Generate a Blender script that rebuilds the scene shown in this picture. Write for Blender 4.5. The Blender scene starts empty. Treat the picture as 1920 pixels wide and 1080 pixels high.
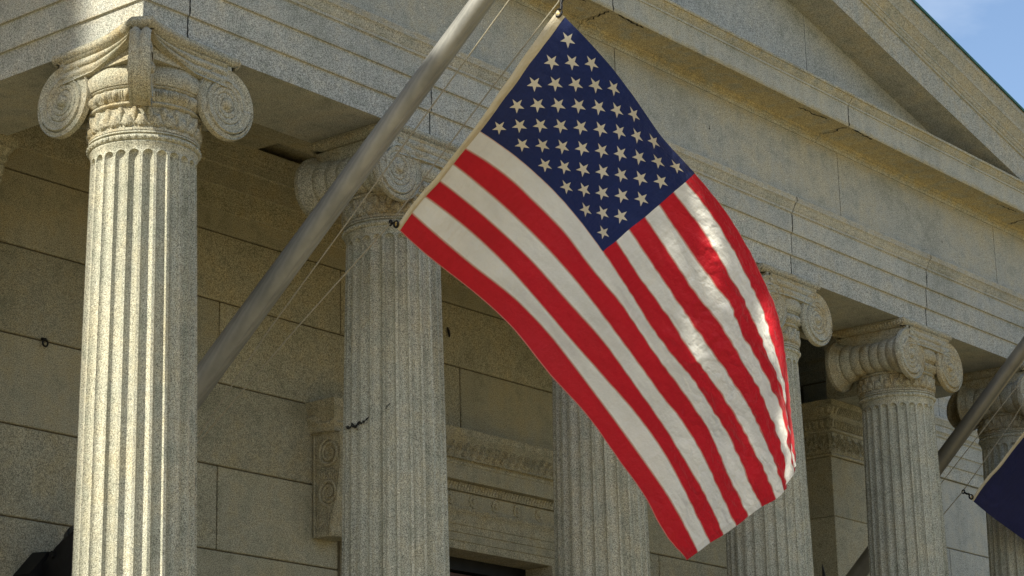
import bpy, bmesh, math, random
from mathutils import Vector, Matrix, noise
random.seed(7)
R_ = math.radians
Z0 = 8.8                      # height of the underside of the architrave above the ground
sc = bpy.context.scene
COL = sc.collection
# ------------------------------------------------------------------ camera
cam_d = bpy.data.cameras.new("camera"); cam = bpy.data.objects.new("camera", cam_d); COL.objects.link(cam)
FPX, PIT, YAW, ROL = 4377.55, 0.281554, 0.898144, -0.0233464
cam_d.sensor_width = 36.0; cam_d.lens = FPX / 1920 * 36; cam_d.clip_start = 0.1; cam_d.clip_end = 3000
fw = Vector((math.sin(YAW)*math.cos(PIT), math.cos(YAW)*math.cos(PIT), math.sin(PIT)))
rt = Vector((math.cos(YAW), -math.sin(YAW), 0)); up = rt.cross(fw)
rr = rt*math.cos(ROL) + up*math.sin(ROL); uu = up*math.cos(ROL) - rt*math.sin(ROL)
M = Matrix((rr, uu, -fw)).transposed().to_4x4(); M.translation = Vector((-12.0370, -13.3409, -7.17286+Z0))
cam.matrix_world = M; sc.camera = cam
# ------------------------------------------------------------------ sky, sun, exposure
SUN_AZ, SUN_EL = R_(170.0), R_(38.0)          # direction towards the sun, azimuth counted from +X
w = bpy.data.worlds.new("World"); sc.world = w; w.use_nodes = True
nt = w.node_tree; nt.nodes.clear()
wo = nt.nodes.new('ShaderNodeOutputWorld'); bg = nt.nodes.new('ShaderNodeBackground')
sky = nt.nodes.new('ShaderNodeTexSky'); sky.sky_type = 'NISHITA'; sky.sun_disc = False
sky.sun_elevation = SUN_EL; sky.sun_rotation = R_(90) - SUN_AZ
sky.air_density = 1.0; sky.dust_density = 1.2; sky.ozone_density = 1.5
tc = nt.nodes.new('ShaderNodeTexCoord'); mp = nt.nodes.new('ShaderNodeMapping'); mp.inputs['Scale'].default_value = (1, 1, 2.6)
mp.inputs['Location'].default_value = (0.7, 0.15, 0.0)
cn = nt.nodes.new('ShaderNodeTexNoise'); cn.inputs['Scale'].default_value = 3.2; cn.inputs['Detail'].default_value = 9; cn.inputs['Roughness'].default_value = .55
cr = nt.nodes.new('ShaderNodeValToRGB'); cr.color_ramp.elements[0].position = .50; cr.color_ramp.elements[1].position = .88
cr.color_ramp.elements[1].color = (.8, .8, .8, 1)
mx = nt.nodes.new('ShaderNodeMix'); mx.data_type = 'RGBA'; mx.inputs[7].default_value = (6.2, 6.6, 7.0, 1)
nt.links.new(tc.outputs['Generated'], mp.inputs[0]); nt.links.new(mp.outputs[0], cn.inputs['Vector'])
nt.links.new(cn.outputs[0], cr.inputs[0]); nt.links.new(cr.outputs[0], mx.inputs[0]); nt.links.new(sky.outputs[0], mx.inputs[6])
nt.links.new(mx.outputs[2], bg.inputs[0]); bg.inputs[1].default_value = 0.125; nt.links.new(bg.outputs[0], wo.inputs[0])
sd = bpy.data.lights.new("sun", 'SUN'); sd.energy = 5.0; sd.angle = R_(0.55); sd.color = (1.0, .93, .76)
so = bpy.data.objects.new("sun", sd); COL.objects.link(so); so.location = (-20, 4, 40)
sdir = Vector((math.cos(SUN_AZ)*math.cos(SUN_EL), math.sin(SUN_AZ)*math.cos(SUN_EL), math.sin(SUN_EL)))
so.rotation_euler = (-sdir).to_track_quat('-Z', 'Y').to_euler()
sc.view_settings.view_transform = 'Standard'; sc.view_settings.look = 'None'; sc.view_settings.gamma = 1
sc.view_settings.exposure = 0.62
sc.cycles.max_bounces = 8; sc.cycles.diffuse_bounces = 5; sc.cycles.transparent_max_bounces = 6

# ------------------------------------------------------------------ materials
def newmat(name):
    m = bpy.data.materials.new(name); m.use_nodes = True; t = m.node_tree; t.nodes.clear()
    o = t.nodes.new('ShaderNodeOutputMaterial'); b = t.nodes.new('ShaderNodeBsdfPrincipled')
    t.links.new(b.outputs[0], o.inputs[0]); return m, t, b, o
def N(t, k, **kw):
    n = t.nodes.new(k)
    for a, v in kw.items(): setattr(n, a, v)
    return n
def ramp(t, src, stops):
    r = N(t, 'ShaderNodeValToRGB'); e = r.color_ramp.elements
    while len(e) > 1: e.remove(e[-1])
    e[0].position = stops[0][0]; e[0].color = tuple(stops[0][1])+(1,)
    for p, c in stops[1:]:
        x = e.new(p); x.color = tuple(c)+(1,)
    t.links.new(src, r.inputs[0]); return r.outputs[0]
def mixc(t, fac, a, b, mode='MIX'):
    m = N(t, 'ShaderNodeMix', data_type='RGBA', blend_type=mode)
    for s, i in ((fac, 0), (a, 6), (b, 7)):
        if isinstance(s, (int, float)): m.inputs[i].default_value = s
        elif isinstance(s, tuple): m.inputs[i].default_value = s+(1,) if len(s) == 3 else s
        else: t.links.new(s, m.inputs[i])
    return m.outputs[2]
def math_(t, op, a, b=None, c=None):
    m = N(t, 'ShaderNodeMath', operation=op)
    for i, s in enumerate((a, b, c)):
        if s is None: continue
        if isinstance(s, (int, float)): m.inputs[i].default_value = s
        else: t.links.new(s, m.inputs[i])
    return m.outputs[0]
def noise_(t, vec, scale, detail=3, rough=.5):
    n = N(t, 'ShaderNodeTexNoise'); n.inputs['Scale'].default_value = scale; n.inputs['Detail'].default_value = detail
    n.inputs['Roughness'].default_value = rough; t.links.new(vec, n.inputs['Vector']); return n.outputs[0]
def granite(name, base=(.40, .385, .33), tan=(.37, .30, .16), tan_amt=.35, bands=(), streak=.0, dark=1.0, isl=0, rough_bump=.22, up_tan=0):
    m, t, b, o = newmat(name)
    g = N(t, 'ShaderNodeNewGeometry'); P = g.outputs['Position']
    fine = noise_(t, P, 120, 2, .7); med = noise_(t, P, 48, 3, .7); big = noise_(t, P, .9, 4, .6); mid = noise_(t, P, 5.5, 4, .65)
    lo = tuple(c*.62 for c in base); hi = tuple(min(1, c*1.42) for c in base)
    c = ramp(t, fine, [(.32, tuple(x*.38 for x in base)), (.42, lo), (.50, base), (.60, hi), (.72, tuple(min(.9, x*1.7) for x in base))])
    c2 = ramp(t, med, [(.33, (.62, .62, .62)), (.43, (.93, .93, .93)), (.56, (1, 1, 1)), (.68, (1.0, 1.0, 1.0))])
    c = mixc(t, .85, c, c2, 'MULTIPLY')
    v = N(t, 'ShaderNodeTexVoronoi'); v.inputs['Scale'].default_value = 60; t.links.new(P, v.inputs['Vector'])
    sp = ramp(t, v.outputs['Distance'], [(.12, (.16, .16, .16)), (.24, (1, 1, 1))])
    c = mixc(t, .85, c, sp, 'MULTIPLY')
    wv = math_(t, 'LESS_THAN', noise_(t, P, 52, 2, .5), .315)
    c = mixc(t, math_(t, 'MULTIPLY', wv, .55), c, tuple(min(.85, x*2.0) for x in base))
    tm = ramp(t, math_(t, 'ADD', math_(t, 'MULTIPLY', big, .6), math_(t, 'MULTIPLY', mid, .5)), [(.50, (0, 0, 0)), (.68, (1, 1, 1))])
    fac = math_(t, 'MULTIPLY', tm, tan_amt)
    sx = N(t, 'ShaderNodeSeparateXYZ'); t.links.new(P, sx.inputs[0])
    if bands:
        tot = None
        for zc, hw, amt in bands:
            dd = math_(t, 'ABSOLUTE', math_(t, 'SUBTRACT', sx.outputs[2], zc+Z0))
            f = math_(t, 'MULTIPLY', math_(t, 'SUBTRACT', 1, math_(t, 'MINIMUM', math_(t, 'DIVIDE', dd, hw), 1)), amt)
            tot = f if tot is None else math_(t, 'MAXIMUM', tot, f)
        ed = math_(t, 'MULTIPLY', tot, ramp(t, mid, [(.36, (.25, .25, .25)), (.6, (1.3, 1.3, 1.3))]))
        fac = math_(t, 'MAXIMUM', fac, ed)
    fac = math_(t, 'MINIMUM', fac, .85)
    c = mixc(t, fac, c, mixc(t, 1.0, c, tuple(x/ y*1.05 for x, y in zip(tan, base)), 'MULTIPLY'))
    c = mixc(t, .65, c, ramp(t, mid, [(.3, (.66, .69, .64)), (.5, (1, 1, 1)), (.75, (1.15, 1.12, 1.05))]), 'MULTIPLY')
    c = mixc(t, .5, c, ramp(t, big, [(.35, (.72, .72, .68)), (.5, (1, 1, 1)), (.68, (1.12, 1.12, 1.1))]), 'MULTIPLY')
    if streak:
        mpn = N(t, 'ShaderNodeMapping'); mpn.inputs['Scale'].default_value = (9, 9, .35); t.links.new(P, mpn.inputs[0])
        s = noise_(t, mpn.outputs[0], 1.0, 4, .6)
        c = mixc(t, streak, c, ramp(t, s, [(.38, (.55, .55, .5)), (.55, (1, 1, 1))]), 'MULTIPLY')
    if isl:
        c = mixc(t, isl, c, ramp(t, g.outputs['Random Per Island'], [(0, (.35, .37, .34)), (.5, (1, .98, .95)), (1, (1.5, 1.45, 1.3))]), 'MULTIPLY')
    if dark != 1: c = mixc(t, 1.0, c, (dark, dark, dark), 'MULTIPLY')
    t.links.new(c, b.inputs['Base Color']); b.inputs['Roughness'].default_value = .85; b.inputs['Specular IOR Level'].default_value = .25
    bp = N(t, 'ShaderNodeBump'); bp.inputs['Strength'].default_value = rough_bump; bp.inputs['Distance'].default_value = .012
    t.links.new(math_(t, 'ADD', math_(t, 'MULTIPLY', fine, .4), math_(t, 'MULTIPLY', mid, 1.2)), bp.inputs['Height'])
    t.links.new(bp.outputs[0], b.inputs['Normal']); return m
def plain(name, col, rough=.6, metal=0., var=.15, scale=8, bump=0., spec=.5):
    m, t, b, o = newmat(name)
    g = N(t, 'ShaderNodeNewGeometry'); n = noise_(t, g.outputs['Position'], scale, 4, .6)
    c = ramp(t, n, [(.3, tuple(x*(1-var) for x in col)), (.7, tuple(min(1, x*(1+var)) for x in col))])
    t.links.new(c, b.inputs['Base Color']); b.inputs['Roughness'].default_value = rough; b.inputs['Metallic'].default_value = metal
    b.inputs['Specular IOR Level'].default_value = spec
    if bump:
        bp = N(t, 'ShaderNodeBump'); bp.inputs['Strength'].default_value = bump; bp.inputs['Distance'].default_value = .01
        t.links.new(n, bp.inputs['Height']); t.links.new(bp.outputs[0], b.inputs['Normal'])
    return m
GREY = (.41, .418, .392)
m_arch = granite('granite_architrave', GREY, tan_amt=.25, bands=((.24, .018, .35), (.492, .017, .32), (.72, .03, .4), (.86, .08, .5)), streak=.12, isl=.10)
m_frieze = granite('granite_frieze', (.395, .40, .365), tan_amt=.3, bands=((1.68, .12, .4),), streak=.08)
m_corn = granite('granite_cornice', (.41, .418, .385), tan=(.37, .32, .19), tan_amt=.3, bands=((2.13, .07, .9), (1.79, .07, 1.2)), streak=.2)
m_rake = granite('granite_raking_cornice', (.395, .40, .365), tan_amt=.45, streak=.1)
m_tymp = granite('granite_tympanum', (.39, .405, .39), tan_amt=.12, streak=.08)
m_cap = granite('granite_capital', (.41, .40, .33), tan=(.29, .23, .12), tan_amt=.8, bands=((-.05, .05, .5), (-.34, .12, .25)), rough_bump=.3)
m_shaft = granite('granite_shaft', (.445, .445, .375), tan_amt=.30, streak=.5)
m_wall = granite('granite_wall', (.43, .41, .32), tan_amt=.45, streak=.1, isl=.16)
m_door = granite('granite_door_surround', (.43, .40, .30), tan_amt=.55, streak=.2)
m_step = granite('granite_step', (.40, .39, .35), tan_amt=.2)
m_mortar = plain('mortar_dark', (.15, .125, .075), .95, var=.3)
m_crack = plain('crack_black', (.018, .018, .014), .95, var=.3)
m_iron = plain('black_iron', (.02, .02, .021), .5, .6, var=.3, spec=.4)
m_paint = plain('dark_painted_metal', (.035, .037, .036), .55, .2, var=.25)
m_copper = plain('green_copper', (.035, .13, .105), .7, .2, var=.4, scale=14)
m_rust = plain('brown_primer', (.13, .085, .065), .7, .0, var=.2)
m_wood = plain('door_wood', (.085, .03, .018), .5, var=.3, scale=6)
m_glass = plain('dark_glass', (.02, .022, .02), .12, 0, var=.1)
m_brick = plain('warm_stone_facade', (.42, .32, .2), .9, var=.2)
m_trim = plain('limestone_trim', (.5, .45, .35), .85, var=.15)
m_bark = plain('bark', (.10, .075, .05), .95, var=.4, scale=20, bump=.6)
def m_alu():
    m, t, b, o = newmat('satin_aluminium')
    tcn = N(t, 'ShaderNodeTexCoord'); mpn = N(t, 'ShaderNodeMapping'); mpn.inputs['Scale'].default_value = (60, 60, 18); mpn.inputs['Rotation'].default_value = (0, .7, 0)
    t.links.new(tcn.outputs['Object'], mpn.inputs[0]); n = noise_(t, mpn.outputs[0], 1.0, 3, .6)
    n2 = noise_(t, tcn.outputs['Object'], 2.5, 3, .6)
    wv = N(t, 'ShaderNodeTexWave', wave_type='BANDS', bands_direction='DIAGONAL'); wv.inputs['Scale'].default_value = 14; wv.inputs['Distortion'].default_value = 2.0
    t.links.new(tcn.outputs['Object'], wv.inputs['Vector'])
    c = ramp(t, math_(t, 'ADD', math_(t, 'MULTIPLY', n2, .7), math_(t, 'MULTIPLY', wv.outputs[1], .12)), [(.25, (.21, .215, .21)), (.6, (.33, .33, .315))])
    t.links.new(c, b.inputs['Base Color']); b.inputs['Metallic'].default_value = .3; b.inputs['Specular IOR Level'].default_value = .4
    t.links.new(ramp(t, n, [(.3, (.42,)*3), (.7, (.56,)*3)]), b.inputs['Roughness'])
    bp = N(t, 'ShaderNodeBump'); bp.inputs['Strength'].default_value = .12; bp.inputs['Distance'].default_value = .004
    t.links.new(wv.outputs[1], bp.inputs['Height']); t.links.new(bp.outputs[0], b.inputs['Normal']); return m
m_pole = m_alu()
m_pole2 = plain('dark_grey_pole', (.19, .185, .165), .42, .5, var=.15, scale=5)  # darker grey than the first pole's aluminium
def m_cloth(name, col, trans=.35, seam=None, rough=.55, stripes=True):
    m, t, b, o = newmat(name)
    uv = N(t, 'ShaderNodeUVMap'); uv.uv_map = 'UVMap'
    sx = N(t, 'ShaderNodeSeparateXYZ'); t.links.new(uv.outputs[0], sx.inputs[0])
    n = noise_(t, uv.outputs[0], 9, 4, .6)
    c = ramp(t, n, [(.3, tuple(x*.90 for x in col)), (.7, tuple(min(1, x*1.07) for x in col))])
    if seam:
        f = math_(t, 'PINGPONG', math_(t, 'MULTIPLY', sx.outputs[1], 13), .5)
        c = mixc(t, math_(t, 'MULTIPLY', math_(t, 'LESS_THAN', f, .045), .9), c, seam)
        hm = math_(t, 'GREATER_THAN', sx.outputs[0], .988)
        c = mixc(t, math_(t, 'MULTIPLY', hm, .35), c, tuple(x*.7 for x in col))
    t.links.new(c, b.inputs['Base Color']); b.inputs['Roughness'].default_value = rough; b.inputs['Specular IOR Level'].default_value = .35
    b.inputs['Sheen Weight'].default_value = .15
    tr = N(t, 'ShaderNodeBsdfTranslucent'); t.links.new(c, tr.inputs[0]); ms = N(t, 'ShaderNodeMixShader'); ms.inputs[0].default_value = trans
    t.links.new(b.outputs[0], ms.inputs[1]); t.links.new(tr.outputs[0], ms.inputs[2]); t.links.new(ms.outputs[0], o.inputs[0])
    mpn = N(t, 'ShaderNodeMapping'); mpn.inputs['Scale'].default_value = (20, 13, 1); mpn.inputs['Rotation'].default_value = (0, 0, .5); t.links.new(uv.outputs[0], mpn.inputs[0])
    w1 = noise_(t, mpn.outputs[0], 1.0, 6, .68)
    mp2 = N(t, 'ShaderNodeMapping'); mp2.inputs['Scale'].default_value = (90, 6, 1); mp2.inputs['Rotation'].default_value = (0, 0, .9); t.links.new(uv.outputs[0], mp2.inputs[0])
    w2 = noise_(t, mp2.outputs[0], 1.0, 3, .5)
    # crumpled creases, strongest towards the upper fly end of the cloth
    mp3 = N(t, 'ShaderNodeMapping'); mp3.inputs['Scale'].default_value = (13, 9, 1); mp3.inputs['Rotation'].default_value = (0, 0, -.35); t.links.new(uv.outputs[0], mp3.inputs[0])
    ds = N(t, 'ShaderNodeTexNoise'); ds.inputs['Scale'].default_value = 1.6; ds.inputs['Detail'].default_value = 3; t.links.new(mp3.outputs[0], ds.inputs['Vector'])
    vm = N(t, 'ShaderNodeVectorMath', operation='ADD'); t.links.new(mp3.outputs[0], vm.inputs[0]); t.links.new(ds.outputs['Color'], vm.inputs[1])
    v1 = N(t, 'ShaderNodeTexVoronoi'); v1.inputs['Scale'].default_value = 1.3; t.links.new(vm.outputs[0], v1.inputs['Vector'])
    v2 = N(t, 'ShaderNodeTexVoronoi'); v2.inputs['Scale'].default_value = 3.4; t.links.new(vm.outputs[0], v2.inputs['Vector'])
    cru = math_(t, 'ADD', v1.outputs['Distance'], math_(t, 'MULTIPLY', v2.outputs['Distance'], .4))
    mk = math_(t, 'ADD', math_(t, 'MULTIPLY', sx.outputs[0], 2.0), math_(t, 'MULTIPLY', sx.outputs[1], -1.1))
    mr = N(t, 'ShaderNodeMapRange', interpolation_type='SMOOTHSTEP'); mr.inputs['From Min'].default_value = .35; mr.inputs['From Max'].default_value = 1.05; mr.inputs['To Min'].default_value = .10; t.links.new(mk, mr.inputs[0])
    bp = N(t, 'ShaderNodeBump'); bp.inputs['Strength'].default_value = .72; bp.inputs['Distance'].default_value = .035
    t.links.new(math_(t, 'ADD', math_(t, 'ADD', math_(t, 'MULTIPLY', w1, .8), math_(t, 'MULTIPLY', w2, .3)), math_(t, 'MULTIPLY', math_(t, 'MULTIPLY', cru, mr.outputs[0]), 1.3)), bp.inputs['Height'])
    t.links.new(bp.outputs[0], b.inputs['Normal']); t.links.new(bp.outputs[0], tr.inputs['Normal']); return m
m_red = m_cloth('flag_red', (.60, .009, .024), .40, (.60, .22, .18))
m_white = m_cloth('flag_white', (.80, .80, .77), .32, (.62, .42, .34))
m_navy = m_cloth('flag_navy', (.008, .022, .115), .30, None)
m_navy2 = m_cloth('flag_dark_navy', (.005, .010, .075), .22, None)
m_star = m_cloth('star_white', (.74, .71, .62), .2, None)
m_canvas = m_cloth('canvas_heading', (.62, .56, .42), .15, None)
m_brass = plain('brass_grommet', (.45, .33, .12), .4, .9, var=.2)
m_rope = plain('rope_fibre', (.28, .26, .20), .9, var=.25, scale=120, bump=.5)

# ------------------------------------------------------------------ mesh helpers
class MB:
    def __init__(s): s.v = []; s.f = []; s.m = []; s.uv = {}; s.sm = []
    def add(s, vs, fs, mi=0, smooth=True):
        o = len(s.v); s.v += [tuple(p) for p in vs]
        for f in fs: s.f.append(tuple(i+o for i in f)); s.m.append(mi); s.sm.append(smooth)
        return o
    def box(s, a, b, mi=0, bev=0.0):
        x0, y0, z0 = a; x1, y1, z1 = b
        if bev <= 0:
            s.add([(x0,y0,z0),(x1,y0,z0),(x1,y1,z0),(x0,y1,z0),(x0,y0,z1),(x1,y0,z1),(x1,y1,z1),(x0,y1,z1)],
                  [(0,3,2,1),(4,5,6,7),(0,1,5,4),(1,2,6,5),(2,3,7,6),(3,0,4,7)], mi, False); return
        c = []; e = bev
        bm = bmesh.new(); bmesh.ops.create_cube(bm, size=1)
        for v in bm.verts: v.co = Vector(((x0+x1)/2+v.co.x*(x1-x0), (y0+y1)/2+v.co.y*(y1-y0), (z0+z1)/2+v.co.z*(z1-z0)))
        bmesh.ops.bevel(bm, geom=bm.edges[:], offset=e, segments=1, affect='EDGES')
        s.bm(bm, mi, False)
    def bm(s, bm, mi=0, smooth=False):
        bm.verts.index_update(); s.add([v.co[:] for v in bm.verts], [[v.index for v in f.verts] for f in bm.faces], mi, smooth); bm.free()
    def grid(s, rows, close_u=False, close_v=False, mi=0, smooth=True, flip=False):
        n = len(rows); m = len(rows[0]); vs = [p for r in rows for p in r]; fs = []
        for i in range(n if close_v else n-1):
            for j in range(m if close_u else m-1):
                a = i*m+j; b = i*m+(j+1) % m; c = ((i+1) % n)*m+(j+1) % m; d = ((i+1) % n)*m+j
                fs.append((d, c, b, a) if flip else (a, b, c, d))
        s.add(vs, fs, mi, smooth)
    def lathe(s, prof, n=64, c=(0, 0, 0), mi=0, smooth=True, cap=False):
        rows = [[(c[0]+r*math.cos(2*math.pi*k/n), c[1]+r*math.sin(2*math.pi*k/n), c[2]+z) for k in range(n)] for r, z in prof]
        s.grid(rows, close_u=True, mi=mi, smooth=smooth)
        if cap:
            o = len(s.v); s.add(rows[-1], [tuple(range(n))], mi, False); s.add(rows[0], [tuple(range(n-1, -1, -1))], mi, False)
    def tube(s, pts, r, n=10, mi=0, closed=False):
        P = [Vector(p) for p in pts]; rows = []; L = len(P); prev = None
        for i in range(L):
            a = P[(i-1) % L] if (closed or i > 0) else P[i]; b = P[(i+1) % L] if (closed or i < L-1) else P[i]
            d = (b-a).normalized(); u = prev if prev else (Vector((0, 0, 1)) if abs(d.z) < .9 else Vector((1, 0, 0)))
            u = (u - d*u.dot(d)).normalized(); v = d.cross(u); prev = u
            ri = r[i] if isinstance(r, (list, tuple)) else r
            rows.append([tuple(P[i]+u*(ri*math.cos(2*math.pi*k/n))+v*(ri*math.sin(2*math.pi*k/n))) for k in range(n)])
        s.grid(rows, close_u=True, close_v=closed, mi=mi)
        if not closed: s.add(rows[0], [tuple(range(n-1, -1, -1))], mi, False); s.add(rows[-1], [tuple(range(n))], mi, False)
    def build(s, name, mats, parent=None, origin=(0, 0, 0), recalc=False, auto=35):
        me = bpy.data.meshes.new(name); o0 = Vector(origin)
        me.from_pydata([tuple(Vector(v)-o0) for v in s.v], [], s.f)
        if not isinstance(mats, (list, tuple)): mats = [mats]
        for m in mats: me.materials.append(m)
        me.polygons.foreach_set('material_index', s.m); me.polygons.foreach_set('use_smooth', s.sm)
        if s.uv:
            uvl = me.uv_layers.new(name='UVMap')
            for l in me.loops: uvl.data[l.index].uv = s.uv.get(l.vertex_index, (0, 0))
        if recalc:
            bm = bmesh.new(); bm.from_mesh(me); bmesh.ops.recalc_face_normals(bm, faces=bm.faces[:]); bm.to_mesh(me); bm.free()
        me.update()
        if auto and hasattr(me, 'set_sharp_from_angle'): me.set_sharp_from_angle(angle=R_(auto))
        ob = bpy.data.objects.new(name, me); COL.objects.link(ob)
        if parent is not None: ob.parent = parent
        else: ob.location = o0
        return ob
def thing(name, label, cat, loc=(0, 0, 0), group=None):
    o = bpy.data.objects.new(name, None); COL.objects.link(o); o.location = loc; o.empty_display_size = .3
    o['label'] = label; o['category'] = cat
    if group: o['group'] = group
    return o
def tag(o, label, cat, group=None):
    o['label'] = label; o['category'] = cat
    if group: o['group'] = group
    return o
def W(p): return (p[0], p[1], p[2]+Z0)       # facade coordinates (z = 0 at the architrave underside) to world
def mitre(path):
    out = []; n = len(path)
    for i in range(n):
        ds = []
        if i > 0: ds.append((Vector(path[i])-Vector(path[i-1])).normalized())
        if i < n-1: ds.append((Vector(path[i+1])-Vector(path[i])).normalized())
        ns = [Vector((d.y, -d.x)) for d in ds]
        if len(ns) == 1: out.append(ns[0])
        else:
            m = (ns[0]+ns[1]); out.append(m/(1+ns[0].dot(ns[1])))
    return out
def sweep(mb, prof, path, z0=0.0, mi=0, jit=0.0):
    """closed profile [(outward, z)] along a plan path, capped at both ends"""
    nn = mitre(path); rows = []
    for p, nrm in zip(path, nn):
        rows.append([(p[0]+nrm.x*o, p[1]+nrm.y*o, z+z0+Z0) for o, z in prof])
    mb.grid(rows, close_u=True, mi=mi, smooth=False, flip=True)
    k = len(prof)
    mb.add(rows[0], [tuple(range(k))], mi, False); mb.add(rows[-1], [tuple(range(k-1, -1, -1))], mi, False)
def split_path(path, cuts, gap):
    """cut a polyline at arc lengths, leaving gaps"""
    L = [0]
    for a, b in zip(path, path[1:]): L.append(L[-1]+(Vector(b)-Vector(a)).length)
    def at(s):
        for i in range(len(path)-1):
            if s <= L[i+1]+1e-9:
                t = (s-L[i])/(L[i+1]-L[i]); return tuple(Vector(path[i]).lerp(Vector(path[i+1]), t))
        return path[-1]
    cs = [0]+list(cuts)+[L[-1]]; out = []
    for i in range(len(cs)-1):
        a = cs[i]+(gap/2 if i > 0 else 0); b = cs[i+1]-(gap/2 if i < len(cs)-2 else 0)
        out.append([at(a)]+[path[j] for j in range(1, len(path)-1) if a < L[j] < b]+[at(b)])
    return out
S = 3.0056; A = .43; B = .4745; XR = 5*S + A; XRi = 5*S - B
# ------------------------------------------------------------------ ground
g = MB(); g.add([(-400, -400, 0), (400, -400, 0), (400, 400, 0), (-400, 400, 0)], [(0, 1, 2, 3)], 0, False)
go = g.build('ground', plain('pale_sunlit_paving', (.315, .245, .105), .9, var=.2, scale=.7)); go['kind'] = 'structure'

# ------------------------------------------------------------------ temple building
bld = thing('temple_building', 'grey granite neoclassical building with pediment and deep portico behind the flags', 'building', (7.5, 3, 0))
bo = Vector((7.5, 3, 0))
def bpart(mb, name, mat, parent=None, recalc=True, auto=30):
    o = mb.build(name, mat, None, (0, 0, 0), recalc, auto); o.parent = parent or bld
    o.matrix_parent_inverse = Matrix.Translation(-bo) if parent is None else Matrix.Identity(4)
    return o
PATH = [(-A, 2.46), (-A, -A), (XR, -A), (XR, 2.46)]
fl = 2.46 + A
def cuts(xs): return [fl + (x + A) for x in xs]
# architrave
prof_a = [(0, 0), (0, .228), (.004, .234), (.022, .236), (.022, .479), (.026, .485), (.044, .487), (.044, .70), (.052, .712), (.062, .715), (.062, .74),
          (.074, .752), (.088, .785), (.108, .815), (.118, .822), (.12, .83), (.12, .886), (-.4, .886), (-.9045, .886), (-.9045, 0)]
mb = MB(); mo = MB()
for pc in split_path(PATH, cuts([.05, S*1+.03, S*2, S*3+.08, S*4+.07]), .014): sweep(mb, prof_a, pc)
bpart(mb, 'architrave', m_arch)
sweep(mo, [(-.02, .02), (-.02, .80), (-.3, .80), (-.3, .02)], PATH); bpart(mo, 'mortar_joint', m_mortar)
# frieze
mb = MB(); prof_f = [(.02, .888), (.02, 1.71), (-.5, 1.71), (-.5, .888)]
for pc in split_path(PATH, cuts([1.6, 5.9, 10.21, 14.0]), .015): sweep(mb, prof_f, pc)
fz = bpart(mb, 'frieze', m_frieze)
mo = MB(); sweep(mo, [(-.01, .95), (-.01, 1.69), (-.3, 1.69), (-.3, .95)], PATH); bpart(mo, 'mortar_joint', m_mortar)
# horizontal cornice
prof_c = [(-.45, 1.712), (.03, 1.712), (.034, 1.742), (.05, 1.752), (.058, 1.768), (.078, 1.774), (.086, 1.80), (.10, 1.806), (.43, 1.806), (.434, 1.796), (.466, 1.794), (.47, 1.80),
          (.47, 2.035), (.475, 2.045), (.486, 2.048), (.486, 2.068), (.50, 2.078), (.524, 2.105), (.536, 2.135), (.548, 2.14), (.55, 2.15), (.55, 2.168), (.0, 2.20), (-.45, 2.20)]
mb = MB()
for pc in split_path([(-A, 2.46+.5)]+PATH[1:3]+[(XR, 2.96)], [x+.5 for x in cuts([.7, 5.28, 9.74, 14.30])], .013): sweep(mb, prof_c, pc)
bpart(mb, 'cornice', m_corn)
mo = MB(); sweep(mo, [(.3, 1.82), (.44, 1.83), (.44, 2.02), (.3, 2.1), (.0, 2.1), (0, 1.82)], PATH); bpart(mo, 'mortar_joint', m_mortar)
# ragged chipped cracks at the cornice joints
def ribbon(mb, pts, wd, nrm):
    nrm = Vector(nrm); P = [Vector(p) for p in pts]; a = []; b = []
    for i, p in enumerate(P):
        d = (P[min(i+1, len(P)-1)]-P[max(i-1, 0)]).normalized(); s = d.cross(nrm).normalized()
        w_ = wd*(.35+random.random()) if 0 < i < len(P)-1 else wd*.2
        a.append(tuple(p+s*w_*.5)); b.append(tuple(p-s*w_*.5))
    mb.grid([a, b], smooth=False)
def ribbon1(pts, wd, nrm, nm='weathered_crack'):
    mb = MB(); ribbon(mb, pts, wd, nrm); bpart(mb, nm, m_crack, recalc=False)
def jagged(a, b, n, amp, axis):
    a = Vector(a); b = Vector(b); out = []
    for i in range(n+1):
        p = a.lerp(b, i/n)
        if 0 < i < n: p[axis] += random.uniform(-amp, amp)
        out.append(tuple(p))
    return out
mb = MB()
for x in (5.28, 9.74, 14.30):
    ribbon1(jagged(W((x+.05, -.48-.05, 1.8035)), W((x, -.90, 1.8035)), 12, .035, 0), .022, (0, 0, -1))
    ribbon1(jagged(W((x, -.902, 1.80)), W((x+.005, -.902, 2.04)), 10, .012, 0), .020, (0, -1, 0))
    ribbon1(jagged(W((x+.1, -.885, 1.7915)), W((x+.55, -.87, 1.7915)), 14, .012, 1), .022, (0, 0, -1))
    ribbon1(jagged(W((x-.9, -.80, 1.8035)), W((x-.35, -.83, 1.8035)), 12, .018, 1), .016, (0, 0, -1))
for x in (.05, S*1+.03, S*2, S*3+.08, S*4+.07):
    ribbon1(jagged(W((x, -.4325, .0)), W((x, -.4325, .232)), 8, .006, 0), .013, (0, -1, 0))
    ribbon1(jagged(W((x, -.4545, .238)), W((x+.004, -.4545, .482)), 8, .007, 0), .012, (0, -1, 0))
    ribbon1(jagged(W((x, -.4765, .49)), W((x+.01, -.4765, .70)), 8, .01, 0), .013, (0, -1, 0))
    ribbon1(jagged(W((x+.02, -.553, .83)), W((x+.005, -.553, .885)), 4, .006, 0), .012, (0, -1, 0))
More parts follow.
